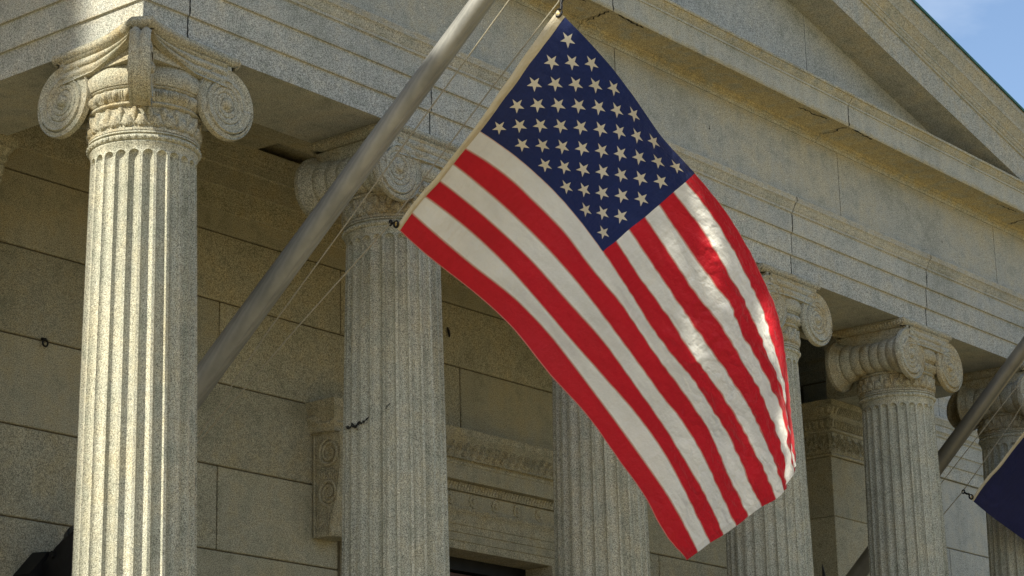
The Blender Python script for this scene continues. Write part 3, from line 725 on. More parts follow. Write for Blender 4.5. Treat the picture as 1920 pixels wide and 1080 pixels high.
def cap_corner():
    mb = MB(); core(mb)
    abacus(mb, [(-.505, .585), (-.508, .10), (-.53, -.12), (-.60, -.38), (-.645, -.525), (-.54, -.675), (-.43, -.615), (-.27, -.58), (-.07, -.545), (.2, -.525), (.585, -.507), (.585, .585)])
    disc(mb, (VX-.03, -.50, VZ+Z0), (1, 0, 0), (0, -1, 0), hand=-1)
    disc(mb, (-.50, VX-.03, VZ+Z0), (0, 1, 0), (-1, 0, 0), hand=-1)
    bolster(mb, (VX-.03, 0, VZ+Z0), (0, 1, 0), -.485, .40, 5); bolster(mb, (0, VX-.03, VZ+Z0), (1, 0, 0), -.485, .40, 5)
    q = 1/math.sqrt(2); cx = -.525; th = .082
    for sg in (1, -1):
        nrm = Vector((q*sg*-1, q*sg, 0)); c = Vector((cx, cx, -.40+Z0))+nrm*th
        disc(mb, c, (-q, -q, 0), nrm, R_=.30, hand=-1, thick=.02)
    # double-ridged rim of the corner scroll
    rows = []
    for i in range(25):
        s = i/24*2-1; r = .288; am = .030*abs(math.sin(s*math.pi)); 
        nrm = Vector((-q, q, 0))*(s*th*1.0)
        rows.append([tuple(Vector((cx, cx, -.40+Z0))+nrm+Vector((-q, -q, 0))*((r+am*(.25+.75*max(0, math.sin(a+.5))))*math.cos(a))+Vector((0, 0, (r+am*(.25+.75*max(0, math.sin(a+.5))))*math.sin(a)))) for a in [2*math.pi*k/72 for k in range(72)]])
    mb.grid(rows, close_u=True)
    # upright throat of the corner scroll rising to the abacus horn
    rows = []
    for k in range(13):
        s = k/12; z = -.086-.20*s; half = .056+.034*min(1, s*1.3); dd = .595+.135*math.sin(min(1, s*1.1)*math.pi/2)
        row = []
        for i in range(17):
            v = i/16*2-1; o = dd/ q*q+.0+.016*abs(math.sin(v*math.pi)); row.append((-q*(o/q*q)-q*v*half-0*q, -q*(o/q*q)+q*v*half, z+Z0))
        rows.append([(-.42, -.42+half*1.3, z+Z0)]+[(p[0]-.0, p[1], p[2]) for p in [( -q*(dd+.050+.050*abs(math.sin(v*math.pi)))-q*v*half, -q*(dd+.050+.050*abs(math.sin(v*math.pi)))+q*v*half, z+Z0) for v in [1-i/8 for i in range(17)]]]+[(-.42+half*1.3, -.42, z+Z0)])
    mb.grid(rows)
    zt = lambda s: -.082
    zb = lambda s: -.30+.02*math.sin(math.pi*s)+.175*max(0, s-.38)/.62
    canalis(mb, [(VX-.03, -.50), (.15, -.50), (-.10, -.505), (-.27, -.53), (-.40, -.565), (-.50, -.62)][::-1], lambda s: zt(1-s), lambda s: zb(1-s), relief=.030, n=90)
    canalis(mb, [(-.50, VX-.03), (-.50, .15), (-.505, -.10), (-.53, -.27), (-.565, -.40), (-.62, -.50)], zt, zb, relief=.030, n=90)
    mb.box((-.48, -.48, Z0-.26), (.50, .50, Z0-.088))
    return mb
sh_me = shaft_mesh().build('shaft', m_shaft, None, auto=28); cap_me = cap_regular().build('capital', m_cap, None, auto=50); capc_me = cap_corner().build('capital', m_cap, None, auto=50)
lab = ['fluted granite column at the building corner with sunlit left flutes and a corner scroll capital',
       'fluted granite column behind the diagonal flagpole, marked with a thin black crack',
       'fluted granite column mostly hidden behind the lower edge of the striped flag',
       'fluted granite column half covered by the striped flag, only its right scroll showing',
       'fluted granite column with a fully visible ribbed scroll capital, just left of the second flagpole',
       'dark shaded fluted column behind the navy flag at the far right']
cols_ = []
for i in range(6):
    r = thing('fluted_column', lab[i], 'column', (i*S, 0, 1.222), 'ionic columns along the portico front'); cols_.append(r)
    src_s = sh_me; src_c = capc_me if i in (0, 5) else cap_me
    for src, nm in ((src_s, 'shaft'), (src_c, 'capital')):
        c = bpy.data.objects.new(nm, src.data); COL.objects.link(c); c.parent = r; c.location = (0, 0, -1.222)
        if src is capc_me and i == 5: c.scale = (-1, 1, 1)
for o in (sh_me, cap_me, capc_me): bpy.data.objects.remove(o)
# black crack on the second column
mb = MB()
def radial_ribbon(pts, wd):
    P = []
    for a, b in zip(pts, pts[1:]):
        for k in range(5):
            p = Vector(a).lerp(Vector(b), k/5); 
            if k: p += Vector((0, random.uniform(-.008, .008), random.uniform(-.010, .010)))
            P.append(p)
    P.append(Vector(pts[-1])); ro = [[], []]
    for i, p in enumerate(P):
        c = Vector((p.x-S, p.y)); c = c.normalized()*.459; d = Vector((S+c.x, c.y, p.z))
        w_ = wd*random.uniform(.4, 1.3); ro[0].append(tuple(d+Vector((0, 0, w_/2)))); ro[1].append(tuple(d-Vector((0, 0, w_/2))))
    mb.grid(ro, smooth=False)
radial_ribbon([W(p) for p in ((2.598, .202, -2.649), (2.573, .141, -2.673), (2.561, .099, -2.653), (2.552, .041, -2.673), (2.551, .001, -2.651), (2.554, -.052, -2.655), (2.562, -.101, -2.614))], .030)
radial_ribbon([W(p) for p in ((2.62, -.241, -2.552), (2.63, -.257, -2.524), (2.644, -.276, -2.511))], .014)
radial_ribbon([W(p) for p in ((2.561, .099, -2.66), (2.556, .03, -2.69))], .016)
ck = mb.build('crack', m_crack, None); ck.parent = cols_[1]; ck.location = (-S, 0, -1.222)

# ------------------------------------------------------------------ flagpoles
def flagpole(x, wallz, d, r0, r1, L, label, pm):
    d = Vector(d).normalized(); b = Vector((x, 3.0, wallz+Z0))
    t = thing('flagpole', label, 'flagpole', tuple(b), 'flagpoles angled out from the portico wall')
    def put(mb, nm, mat, par=None, auto=35):
        o = mb.build(nm, mat, None, (0, 0, 0), False, auto); o.parent = par or t
        o.matrix_parent_inverse = Matrix.Translation(-b) if par is None else Matrix.Identity(4); return o
    mb = MB(); n = 24; mb.tube([tuple(b+d*(.12+(L-.12)*k/n)) for k in range(n+1)], [r0+(r1-r0)*k/n for k in range(n+1)], 48)
    sh = put(mb, 'shaft', pm)
    s = Vector((0, 1, 0)); dn = d.cross(Vector((1, 0, 0))).normalized()
    if dn.z > 0: dn = -dn
    mb = MB(); sd_ = (dn+Vector((-.25, 0, 0))).normalized(); mb.tube([tuple(b+d*l+sd_*((r0+(r1-r0)*(l/L))*1.0)) for l in [.4+(L-.6)*k/20 for k in range(21)]], .004, 6)
    put(mb, 'seam', pm, sh)
    mb = MB(); e = b+d*L; rows = []
    for i in range(13):
        a = math.pi*i/12; rows.append([tuple(e+d*(.14-.13*math.cos(a))+Vector((1, 0, 0))*(.13*math.sin(a)*math.cos(q))+dn*(.13*math.sin(a)*math.sin(q))) for q in [2*math.pi*k/24 for k in range(24)]])
    mb.grid(rows, close_u=True); put(mb, 'finial_ball', m_brass)
    mb = MB(); p0 = b+d*(L-.2)+dn*(r1*1.3); mb.tube([tuple(p0+d*(.05*math.cos(a))+dn*(.05*math.sin(a))) for a in [2*math.pi*k/16 for k in range(16)]], .018, 8, closed=True); put(mb, 'pulley', m_iron)
    # wall bracket: bevelled plate, hinge cheeks and a sleeve
    mb = MB(); y0 = 2.995; cz = wallz+Z0
    out = [(-.36, -.55), (-.36, .12), (-.16, .34), (.16, .34), (.36, .12), (.36, -.55), (.2, -.75), (-.2, -.75)]
    f = [(x+p, y0-.20, cz+q) for p, q in out]; bk = [(x+p*1.06, y0, cz+q*1.04) for p, q in out]; k = len(out)
    mb.add(f+bk, [tuple(range(k)), tuple(range(2*k-1, k-1, -1))]+[(i, i+k, (i+1) % k+k, (i+1) % k) for i in range(k)], 0, False)
    for sx in (-1, 1):
        pl = [(-.0, -.4), (-.42, -.1), (-.78, .36), (-.66, .58), (-.2, .36), (0, .2)]
        a_ = [(x+sx*(r0+.045), y0-.18+p, cz+q) for p, q in pl]; b_ = [(x+sx*(r0+.085), y0-.18+p, cz+q) for p, q in pl]; m_ = len(pl)
        mb.add(a_+b_, [tuple(range(m_)), tuple(range(2*m_-1, m_-1, -1))]+[(i, i+m_, (i+1) % m_+m_, (i+1) % m_) for i in range(m_)], 0, False)
    br = put(mb, 'wall_bracket', m_iron)
    mb = MB(); mb.tube([tuple(b+d*l) for l in (.02, .08, .72, .74)], [r0*.9, r0+.038, r0+.034, r0+.012], 40)
    mb.tube([tuple(b+d*.60), tuple(b+d*.66)], r0+.05, 40); put(mb, 'sleeve', m_paint, br)
    for sx in (-1, 1):
        mb = MB(); q = b+d*.45; mb.tube([(q.x+sx*(r0+.02), q.y, q.z), (q.x+sx*(r0+.11), q.y, q.z)], .035, 6)
        put(mb, 'bolt', m_iron, br)
    return t
POLE_D = (0, -.77278, .63467)
p1 = flagpole(1.65, -3.890, POLE_D, .1325, .0747, 8.9, 'satin aluminium flagpole rising diagonally between the corner column and the next column', m_pole)
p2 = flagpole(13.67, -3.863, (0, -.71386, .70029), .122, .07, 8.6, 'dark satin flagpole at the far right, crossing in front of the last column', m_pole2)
# ------------------------------------------------------------------ flags
FLAG = """1651,-3033,1|1719,-3147,-160|1792,-3253,-323|1868,-3350,-488|1940,-3438,-658|2010,-3520,-832|2081,-3600,-1006|2167,-3693,-1168|2260,-3789,-1327|2342,-3877,-1484|2415,-3961,-1649|2473,-4038,-1825|2517,-4111,-2009|2551,-4177,-2199|2580,-4245,-2391|2586,-4288,-2593|2577,-4315,-2798|2569,-4337,-3003|2558,-4347,-3210|2552,-4357,-3418|2555,-4369,-3628
1651,-2905,-103|1747,-3009,-247|1841,-3108,-394|1930,-3203,-545|2012,-3290,-705|2089,-3374,-868|2165,-3457,-1034|2251,-3550,-1190|2342,-3646,-1343|2423,-3732,-1507|2492,-3814,-1680|2549,-3890,-1859|2594,-3963,-2043|2630,-4032,-2231|2657,-4093,-2423|2672,-4141,-2619|2685,-4185,-2817|2693,-4221,-3017|2691,-4241,-3218|2690,-4258,-3420|2694,-4277,-3621
1651,-2781,-208|1771,-2872,-335|1882,-2962,-468|1984,-3051,-609|2073,-3136,-760|2153,-3221,-916|2229,-3304,-1076|2312,-3397,-1228|2395,-3491,-1379|2478,-3578,-1546|2549,-3661,-1719|2609,-3738,-1898|2660,-3812,-2080|2706,-3885,-2264|2744,-3950,-2453|2775,-4010,-2644|2808,-4071,-2834|2830,-4121,-3029|2838,-4154,-3228|2838,-4176,-3426|2832,-4185,-3624
1650,-2654,-311|1788,-2732,-424|1914,-2811,-547|2024,-2893,-680|2118,-2976,-825|2199,-3060,-977|2272,-3144,-1134|2348,-3235,-1288|2422,-3329,-1442|2489,-3409,-1616|2559,-3489,-1789|2632,-3571,-1960|2704,-3654,-2130|2770,-3736,-2303|2809,-3795,-2493|2856,-3863,-2680|2908,-3937,-2862|2947,-4000,-3051|2964,-4041,-3248|2967,-4066,-3446|2962,-4083,-3639
1651,-2530,-419|1802,-2591,-514|1942,-2659,-625|2061,-2735,-750|2160,-2815,-888|2242,-2899,-1037|2312,-2985,-1192|2379,-3077,-1347|2445,-3170,-1503|2510,-3252,-1676|2576,-3331,-1851|2643,-3407,-2027|2721,-3490,-2195|2803,-3575,-2359|2870,-3648,-2536|2932,-3721,-2716|2984,-3789,-2900|3027,-3850,-3088|3058,-3902,-3280|3077,-3942,-3480|3080,-3967,-3689
1650,-2401,-522|1814,-2448,-605|1964,-2505,-704|2093,-2574,-822|2197,-2651,-956|2280,-2734,-1102|2345,-2821,-1255|2401,-2912,-1411|2454,-3003,-1568|2518,-3086,-1743|2586,-3167,-1918|2657,-3246,-2092|2731,-3325,-2265|2807,-3402,-2436|2884,-3478,-2606|2959,-3554,-2777|3028,-3627,-2952|3090,-3696,-3131|3143,-3760,-3315|3178,-3812,-3508|3197,-3852,-3706
1650,-2271,-631|1824,-2304,-696|1985,-2351,-782|2125,-2415,-890|2239,-2491,-1018|2328,-2575,-1159|2393,-2663,-1310|2443,-2755,-1465|2490,-2847,-1624|2549,-2928,-1799|2618,-3010,-1974|2694,-3094,-2146|2768,-3172,-2319|2841,-3245,-2493|2922,-3322,-2661|3004,-3399,-2828|3079,-3472,-2999|3146,-3541,-3175|3204,-3606,-3356|3249,-3663,-3544|3283,-3712,-3738
1652,-2140,-734|1832,-2163,-785|2003,-2203,-860|2155,-2262,-960|2279,-2336,-1082|2376,-2421,-1220|2444,-2510,-1369|2491,-2600,-1521|2525,-2688,-1671|2593,-2775,-1852|2659,-2856,-2032|2726,-2933,-2210|2796,-3006,-2387|2880,-3085,-2554|2975,-3171,-2710|3060,-3247,-2874|3131,-3316,-3047|3196,-3384,-3223|3246,-3444,-3404|3288,-3498,-3589|3335,-3557,-3769
1649,-1989,-849|1831,-2019,-896|2004,-2057,-964|2158,-2111,-1060|2284,-2179,-1182|2387,-2263,-1315|2465,-2356,-1457|2519,-2446,-1611|2568,-2536,-1769|2642,-2630,-1924|2724,-2718,-2085|2798,-2796,-2255|2873,-2871,-2425|2952,-2947,-2592|3033,-3021,-2757|3115,-3094,-2922|3193,-3168,-3089|3248,-3229,-3269|3288,-3282,-3454|3330,-3340,-3637|3375,-3398,-3819
1651,-1855,-949|1823,-1875,-1014|1989,-1905,-1093|2139,-1953,-1189|2268,-2019,-1304|2373,-2101,-1433|2456,-2193,-1572|2524,-2288,-1717|2589,-2382,-1868|2659,-2470,-2022|2735,-2552,-2179|2816,-2631,-2340|2897,-2707,-2502|2977,-2781,-2665|3060,-2856,-2828|3148,-2933,-2985|3228,-3006,-3148|3289,-3068,-3323|3339,-3128,-3502|3386,-3189,-3684|3429,-3248,-3869
1650,-1712,-1061|1816,-1734,-1124|1980,-1767,-1202|2132,-1814,-1295|2266,-1877,-1406|2376,-1956,-1531|2463,-2047,-1668|2535,-2140,-1813|2607,-2232,-1960|2687,-2323,-2104|2777,-2410,-2249|2865,-2490,-2401|2946,-2562,-2561|3025,-2632,-2722|3107,-2705,-2882|3184,-2774,-3045|3254,-2839,-3213|3322,-2905,-3382|3387,-2973,-3552|3438,-3035,-3730|3476,-3092,-3915
1648,-1557,-1159|1809,-1597,-1233|1968,-1637,-1314|2120,-1681,-1405|2256,-1736,-1512|2370,-1807,-1635|2459,-1889,-1772|2534,-1978,-1918|2606,-2067,-2066|2683,-2155,-2215|2769,-2240,-2361|2862,-2323,-2504|2958,-2403,-2646|3056,-2480,-2789|3149,-2555,-2938|3234,-2626,-3094|3307,-2692,-3259|3371,-2754,-3430|3424,-2811,-3605|3471,-2870,-3781|3513,-2930,-3955
1648,-1412,-1268|1789,-1456,-1364|1937,-1496,-1455|2087,-1538,-1545|2232,-1591,-1640|2366,-1662,-1739|2484,-1748,-1850|2581,-1841,-1979|2665,-1934,-2119|2742,-2022,-2267|2815,-2103,-2419|2890,-2179,-2571|2971,-2252,-2722|3056,-2322,-2873|3140,-2390,-3026|3223,-2457,-3180|3305,-2526,-3336|3385,-2593,-3494|3457,-2656,-3659|3518,-2716,-3828|3568,-2775,-4003
1648,-1276,-1390|1769,-1324,-1488|1910,-1370,-1582|2063,-1411,-1666|2215,-1459,-1752|2355,-1520,-1852|2473,-1596,-1967|2566,-1682,-2095|2638,-1768,-2237|2704,-1851,-2386|2779,-1933,-2534|2868,-2017,-2671|2963,-2097,-2807|3053,-2168,-2952|3134,-2233,-3105|3215,-2299,-3258|3299,-2368,-3410|3373,-2432,-3570|3439,-2483,-3739|3523,-2546,-3899|3627,-2622,-4042"""
G = [[Vector([int(c)/1000 for c in p.split(',')]) for p in ln.split('|')] for ln in FLAG.strip().split('\n')]
def cr4(a, b, c, d, t): return ((b*2)+(c-a)*t+(a*2-b*5+c*4-d)*t*t+(b*3-a-c*3+d)*t*t*t)*.5
def gsurf(u, v):
    x = u*20; y = v*13; i = min(19, max(0, int(x))); j = min(12, max(0, int(y))); fx = x-i; fy = y-j
    def P(jj, ii):
        ii_ = min(20, max(0, ii)); jj_ = min(13, max(0, jj)); p = G[jj_][ii_]
        if ii < 0: p = G[jj_][0]*2-G[jj_][1]
        if ii > 20: p = G[jj_][20]*2-G[jj_][19]
        if jj < 0: p = p*2-G[1][ii_]
        if jj > 13: p = p*2-G[12][ii_]
        return p
    r = [cr4(P(j+k, i-1), P(j+k, i), P(j+k, i+1), P(j+k, i+2), fx) for k in (-1, 0, 1, 2)]
    return cr4(r[0], r[1], r[2], r[3], fy)
def wr(u, v):
    """small folds and puckers of the nylon, metres"""
    def sm(x): x = max(0, min(1, x)); return x*x*(3-2*x)
    def rid(p): return 1-min(1, abs(noise.noise(p))*2.6)
    A_ = sm((u-.30)/.35)*sm((1.25-v*1.25-.15*(1-u))/.8) + .35*sm((u-.8)/.2)
    h = .014*noise.noise(Vector((u*14+v*6, v*9-u*5, .3)))*(.35+A_)
    h += .022*(rid(Vector((u*15+v*5, v*8-u*6, 2.3)))-.4)*A_
    h += .011*(rid(Vector((u*34-v*12, v*17+u*9, 7.7)))-.4)*A_
    h += .020*noise.noise(Vector((u*5-v*3, v*4, 9)))*.6
    pk = abs(((v*13+.5) % 1)-.5)            # puckers along the sewn seams
    h += .008*math.exp(-pk*8)*math.sin(u*170+5*noise.noise(Vector((u*20, v*13, 3))))*(.15+A_)
    h += .010*(rid(Vector((u*4+v*2, v*26, 1)))-.5)*math.exp(-u*7)   # gathers running off the heading
    h += .005*noise.noise(Vector((u*26, v*30, 6)))
    return h*min(1, u/.03+.1)*.62*(.35+.65*min(1, v/.12))
def fsurf(u, v):
    p = gsurf(u, v); e = .004
    n = (gsurf(u+e, v)-gsurf(u-e, v)).cross(gsurf(u, v+e)-gsurf(u, v-e)).normalized()
    if n.x > 0: n = -n
    return p+n*wr(u, v), n
def make_flag(name, label, kind, xf, group=None):
    b = xf @ Vector(W(G[0][0])); t = thing(name, label, 'flag', tuple(b), group)
    def put(mb, nm, mat, par=None, auto=0):
        mb.v = [tuple(xf @ Vector(p)) for p in mb.v]
        o = mb.build(nm, mat, None, (0, 0, 0), False, auto); o.parent = par or t
        o.matrix_parent_inverse = Matrix.Translation(-b) if par is None else Matrix.Identity(4); return o
    mb = MB(); NU, NV = (300, 156) if kind == 'stripes' else (120, 78); rows = []
    for j in range(NV+1):
        row = []
        for i in range(NU+1):
            p, n = fsurf(i/NU, j/NV); row.append(W(p)); mb.uv[j*(NU+1)+i] = (i/NU, j/NV)
        rows.append(row)
    mb.grid(rows)
    if kind == 'stripes':
        k = 0
        for j in range(NV):
            for i in range(NU):
                st = j//12
                mb.m[k] = 2 if (st < 7 and i < NU*.4) else (0 if st % 2 == 0 else 1); k += 1
        for side in (1, -1):
            for r in range(1, 10):
                for c in range(1, 12):
                    if (r+c) % 2: continue
                    u0 = .4*c/12; v0 = (7/13)*r/10; R1 = .0295; R2 = R1*.385; rings = []
                    for f in (0.001, .5, 1):
                        ring = []
                        for k in range(20):
                            a = 2*math.pi*k/20; kk = k % 4
                            rr_ = {0: R1, 2: R2}.get(kk)
                            if rr_ is None:
                                # midpoint along the straight star edge
                                k0 = k-1; k1 = k+1; ra = R1 if k0 % 4 == 0 else R2; rb_ = R1 if k1 % 4 == 0 else R2
                                a0 = 2*math.pi*k0/20; a1 = 2*math.pi*k1/20
                                px = (ra*math.sin(a0)+rb_*math.sin(a1))/2; py = (ra*math.cos(a0)+rb_*math.cos(a1))/2
                            else: px = rr_*math.sin(a); py = rr_*math.cos(a)
                            p, n = fsurf(u0+px*f/1.66, v0-py*f); 
                            ring.append(W(p+n*(.0025*side)))
                            
                        rings.append(ring)
                    o = len(mb.v); mb.grid(rings, close_u=True, flip=side < 0, mi=3)
                    for i in range(o, len(mb.v)): mb.uv[i] = (u0, .2)
        cl = put(mb, 'cloth', [m_red, m_white, m_navy, m_star])
    else:
        for k in range(len(mb.m)): mb.m[k] = 0
        cl = put(mb, 'cloth', [m_navy2])
    # canvas heading along the hoist
    mb = MB(); rows = []
    for j in range(53):
        v = j/52; p, n = fsurf(0, v); d = (gsurf(0, v)-gsurf(.03, v)).normalized()
        tw = Vector((-.35, .1, -.1)); wd = .080-.042*v
        rows.append([W(p+n*.004+Vector((0, 0, 0))+d*(wd*s)+n*(.012*math.sin(s*3)+.006*noise.noise(Vector((v*7, s*2, 0))))) for s in (-.04, .2, .4, .6, .8, 1)])
        for s_ in range(6): mb.uv[j*6+s_] = (s_/6*.1, v*2)
    back = [[tuple(Vector(p)+Vector((.006, 0, 0))) for p in r] for r in rows]
    mb.grid(rows); mb.grid(back)
    for j in range(53):
        for s_ in range(6): mb.uv[318+j*6+s_] = (s_/6*.1, v*2)
    put(mb, 'heading', m_canvas)
    for v in (.012, .988):
        mb = MB(); p, n = fsurf(0, v); d = (gsurf(0, v)-gsurf(.03, v)).normalized(); h = (gsurf(0, v+.01)-gsurf(0, v-.01)).normalized()
        c = Vector(W(p+d*(.045)+n*.012)); mb.tube([tuple(c+d*(.016*math.cos(a))+h*(.016*math.sin(a))) for a in [2*math.pi*k/16 for k in range(16)]], .006, 8, closed=True)
        put(mb, 'grommet', m_brass)
    return t
f1 = make_flag('striped_flag', 'large red and white striped flag with a blue star canton hanging from the diagonal flagpole', 'stripes', Matrix.Identity(4))
# second flag: same cut of cloth, hoist swung to the steeper pole
hb = Vector(W(G[13][0])); tgt = Vector(W((13.67, -.047, -1.834)))
h1_ = Vector(W(G[0][0]))-hb; rotx = Matrix.Rotation(-(math.atan2(.70029, .71386)-math.atan2(h1_.z, -h1_.y)), 4, 'X')
xf2 = Matrix.Translation(tgt) @ rotx @ Matrix.Translation(-hb)
f2 = make_flag('navy_flag', 'dark navy flag on the second flagpole at the right edge', 'navy', xf2)

# ------------------------------------------------------------------ halyards and snap hooks
def rope(pts, label, r=.0062):
    mb = MB(); P = []
    for a, b in zip(pts, pts[1:]):
        for k in range(40): P.append(tuple(Vector(a).lerp(Vector(b), k/40)))
    P.append(tuple(pts[-1])); rr_ = [r*(1+.12*math.sin(i*2.1)) for i in range(len(P))]
    mb.tube(P, rr_, 7)
    o = mb.build('halyard_rope', m_rope, None, P[0]); return tag(o, label, 'rope', 'halyard ropes beside the flagpoles')
X1 = 1.65; X2 = 13.67
top1 = Vector((X1, 3.0, -3.890+Z0))+Vector(POLE_D)*8.62
rope([tuple(top1), W((X1, -2.480, .303)), W((X1, .240, -1.979)), W((X1, 1.35, -3.02))], 'rope running close beside the diagonal flagpole, sunlit at its upper end')
rope([tuple(top1+Vector((0, .02, -.1))), W((X1, -2.98, .145)), W((X1, -2.278, -.402)), W((X1, -1.172, -1.312)), W((X1, -.136, -1.985)), W((X1, 1.25, -2.93))], 'rope running along the hoist of the striped flag to both its snap hooks')
top2 = Vector((X2, 3.0, -3.863+Z0))+Vector((0, -.71386, .70029))*8.35
rope([tuple(top2), W((X2, -.739, -.520)), W((X2, .374, -1.545)), W((X2, 1.6, -2.72))], 'rope between the dark right flagpole and the navy flag, nearer the pole')
rope([tuple(top2+Vector((0, .02, -.1))), W((X2, -.674, -.905)), W((X2, .085, -1.690)), W((X2, .364, -1.930)), W((X2, 1.5, -2.95))], 'rope holding the hook at the lower corner of the navy flag')
def snap(p, q, label):
    """swivel snap hook between rope point p and grommet q"""
    p = Vector(p); q = Vector(q); d = (q-p).normalized(); L = (q-p).length; t = thing('snap_hook', label, 'hook', tuple(p), 'snap hooks holding the flags')
    s = d.cross(Vector((1, 0, .2))).normalized()
    def put(mb, nm, par=None):
        o = mb.build(nm, m_iron, None, (0, 0, 0)); o.parent = par or t; o.matrix_parent_inverse = Matrix.Translation(-p); return o
    mb = MB(); c = p+d*.01; mb.tube([tuple(c+d*(.022*math.cos(a))+s*(.022*math.sin(a))) for a in [2*math.pi*k/16 for k in range(16)]], .008, 8, closed=True); put(mb, 'swivel_ring')
    mb = MB(); c2 = q-d*.022; mb.tube([tuple(p+d*.03), tuple(p+d*(L*.45))], [.014, .010], 10)
    mb.tube([tuple(p+d*(L*.42)+s*.006)]+[tuple(c2-d*(.034*math.cos(a))-s*(.026*math.sin(a))) for a in [math.pi*(-.1+1.75*k/14) for k in range(15)]], [.010]*15+[.006], 8); put(mb, 'hook')
    mb = MB(); mb.tube([tuple(p+d*(L*.5)+s*.022), tuple(c2+s*.022+d*.01)], .004, 6); put(mb, 'gate')
    return t
def gpt(xf, v):
    p, n = fsurf(0, v); d = (gsurf(0, v)-gsurf(.03, v)).normalized(); return xf @ Vector(W(p+d*.045+n*.012))
I4 = Matrix.Identity(4)
snap(W((X1, -3.02, .175)), gpt(I4, .012), 'black snap hook at the top corner of the striped flag')
snap(W((X1, -1.172, -1.300)), gpt(I4, .988), 'black snap hook at the lower hoist corner of the striped flag, against the second column')
snap(W((X2, .085, -1.690)), gpt(xf2, .988), 'black snap hook at the lower corner of the navy flag')

# ------------------------------------------------------------------ small ironwork on the stone
t = thing('wall_ring', 'small rusty iron ring fixed in the back wall left of the corner column', 'ring', W((1.51, 3.0, -1.56)))
mb = MB(); mb.tube([W((1.51, 3.005, -1.545)), W((1.51, 2.95, -1.56))], .014, 8); a_ = mb.build('eye_bolt', m_iron, None); a_.parent = t; a_.matrix_parent_inverse = Matrix.Translation(-t.location)
mb = MB(); mb.tube([W((1.51+.03*math.cos(a), 2.955, -1.595+.03*math.sin(a))) for a in [2*math.pi*k/18 for k in range(18)]], .009, 8, closed=True); a_ = mb.build('ring', m_iron, None); a_.parent = t; a_.matrix_parent_inverse = Matrix.Translation(-t.location)
mb = MB(); mb.tube([W((7.29, 2.992, -.30)), W((7.285, 2.975, -.34)), W((7.30, 2.975, -.39)), W((7.315, 2.99, -.41))], [.008, .015, .012, .005], 8)
tag(mb.build('wall_staple', m_iron, None, W((7.29, 2.99, -.35))), 'short curved iron staple in the wall between the second column and the flag', 'staple')
t = thing('spike_bracket', 'thin pointed black metal tip in front of the shaded pilaster near the bottom edge', 'bracket', W((14.3, 2.46, -3.1)))  # pointed metal piece of unknown use
mb = MB(); mb.tube([W((14.30, 2.47, -3.1)), W((14.22, 2.44, -2.9)), W((14.10, 2.40, -2.45)), W((14.07, 2.40, -2.27))], [.03, .03, .028, .004], 10); a_ = mb.build('arm', m_iron, None); a_.parent = t; a_.matrix_parent_inverse = Matrix.Translation(-t.location)
mb = MB(); mb.box(W((14.22, 2.42, -3.3)), W((14.42, 2.46, -2.95)), bev=.01); a_ = mb.build('base_plate', m_iron, None); a_.parent = t; a_.matrix_parent_inverse = Matrix.Translation(-t.location)
for p_, q_ in (((7.568, -.4515, 1.338), (7.575, -.4515, 1.285)), ((12.6, -.4515, 1.2), (12.605, -.4515, 1.17))):
    ribbon1(jagged(W(p_), W(q_), 5, .006, 0), .018, (0, -1, 0), 'chip_mark')

# ------------------------------------------------------------------ unseen building and tree added at the left to shade the portico
t = thing('shade_building', 'tall stone building block added out of view left of the temple front to cast shade', 'building', (-20, 10, 0))
def nput(mb, nm, mat, par=None):
    o = mb.build(nm, mat, None, (0, 0, 0), False, 30); o.parent = par or t; o.matrix_parent_inverse = Matrix.Translation((20, -10, 0)) if par is None else I4; return o
NX, NY, NH = -16.0, 5.44, 34  # added block, front corner placed so its shadow edge crosses the flank
mb = MB(); mb.box((-30, NY, 0), (NX, 34, NH), bev=.03); wl = nput(mb, 'wall', m_brick)
mb = MB()
mb = MB()
for z in (NH-1.2,): mb.box((-30.02, NY-.02, z), (NX+.02, 34.3, z+.5), bev=.04)
nput(mb, 'string_course', m_trim); mb = MB(); mb.box((-30.02, NY-.02, NH), (NX+.03, 34.4, NH+.5), bev=.05); nput(mb, 'cornice', m_trim)
for fl_ in range(7):
    for k in range(6):
        z = 1.2+fl_*4.0+(.6 if fl_ else 0); x = -29+k*2.2
        mb = MB(); mb.box((x-.1, NY-.006, z-.18), (x+1.7, NY+.1, z)); mb.box((x-.1, NY-.006, z), (x, NY+.1, z+2.2)); mb.box((x+1.6, NY-.006, z), (x+1.7, NY+.1, z+2.2)); mb.box((x-.1, NY-.006, z+2.2), (x+1.7, NY+.1, z+2.35)); mb.box((x+.77, NY-.005, z), (x+.83, NY+.1, z+2.2))
        wn = nput(mb, 'window', m_trim); mb = MB(); mb.box((x, NY-.003, z), (x+1.6, NY+.05, z+2.2)); nput(mb, 'pane', m_glass, wn)
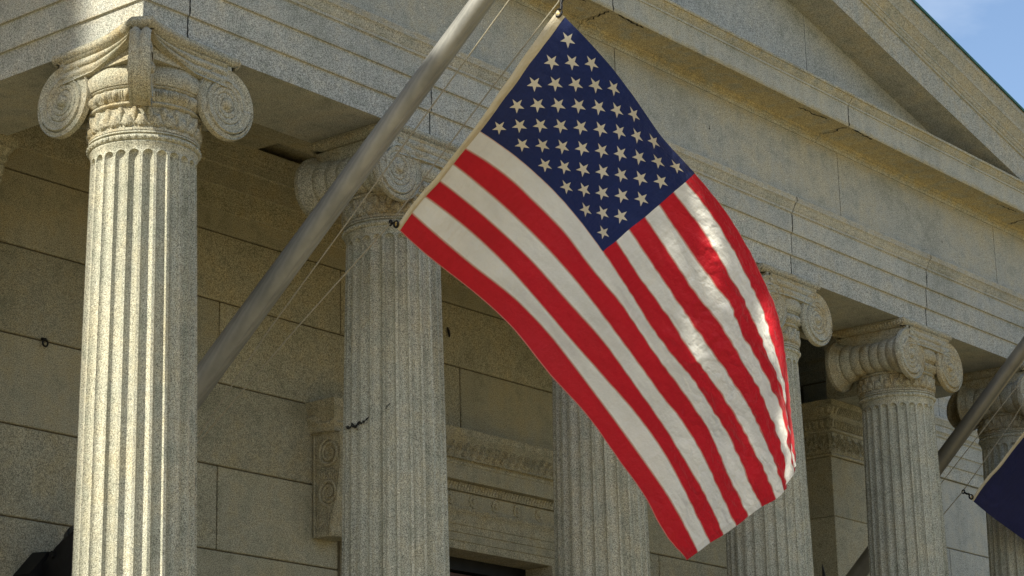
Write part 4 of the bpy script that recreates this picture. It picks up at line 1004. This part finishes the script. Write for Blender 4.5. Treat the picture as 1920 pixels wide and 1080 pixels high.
# unseen tree added for shade, crown shaped to cover most of flag and pole
t = thing('shade_tree', 'tall narrow leafy tree added out of view left of the portico to cast shade', 'tree', (-9.0, -.2, 0))
TZ = SUN_EL; kx = math.tan(SUN_EL)/math.cos(math.atan(.176)); tr_ = random.Random(3)
leafm, lt, lb, lo = newmat('tree_leaves')
gg = N(lt, 'ShaderNodeNewGeometry'); lc = ramp(lt, noise_(lt, gg.outputs['Position'], 2.5, 3), [(.3, (.035, .07, .018)), (.7, (.08, .12, .03))]); lt.links.new(lc, lb.inputs['Base Color']); lb.inputs['Roughness'].default_value = .6
def pq(p, q, x):
    """point at depth x on the sun ray through flag-plane coordinates p (across) and q (up)"""
    return Vector((x, p-.176*x, q-x*kx+Z0))
mb = MB()
PLO, PHI, QHI, QLO = -3.95, -.54, 1.2, -4.6
for k in range(34000):
    p = tr_.uniform(PLO-.25, PHI); q = tr_.uniform(QLO, QHI+.02); x = tr_.gauss(-9.0, .8); x = max(-11, min(-7.0, x))
    edge = p-PLO
    if edge < 1.25 and noise.noise(Vector((p*5.5, q*3.0, .5)))*1.7 > edge*.70-.10: continue
    if tr_.random() < .06: q = QHI-tr_.random()*.12
    c = pq(p, q+(x+9)*.0, x); s = tr_.uniform(.05, .10)
    a = Vector((tr_.gauss(0, 1), tr_.gauss(0, 1), tr_.gauss(0, 1))).normalized(); b_ = a.orthogonal().normalized(); e = a.cross(b_)
    mb.add([tuple(c+b_*s), tuple(c+e*s*.5), tuple(c-b_*s), tuple(c-e*s*.5)], [(0, 1, 2, 3)], 0, False)
o = mb.build('crown', leafm, None, (0, 0, 0), False, 0); o.parent = t; o.matrix_parent_inverse = Matrix.Translation((9, .2, 0))
mb = MB(); tc_ = pq(-2.0, -2, -9); mb.tube([(tc_.x, tc_.y, 0), (tc_.x+.05, tc_.y, 4), (tc_.x, tc_.y+.05, 9), (tc_.x, tc_.y, 13), (tc_.x, tc_.y, 15.5)], [.26, .2, .16, .09, .02], 14)
for k in range(16):
    z = 8.5+k*.42; a = k*2.4; mb.tube([(tc_.x, tc_.y, z), (tc_.x+.5*math.cos(a), tc_.y+.6*math.sin(a), z+.5), (tc_.x+.8*math.cos(a), tc_.y+1.1*math.sin(a), z+1.2)], [.05, .03, .008], 6)
o = mb.build('trunk', m_bark, None); o.parent = t; o.matrix_parent_inverse = Matrix.Translation((9, .2, 0))
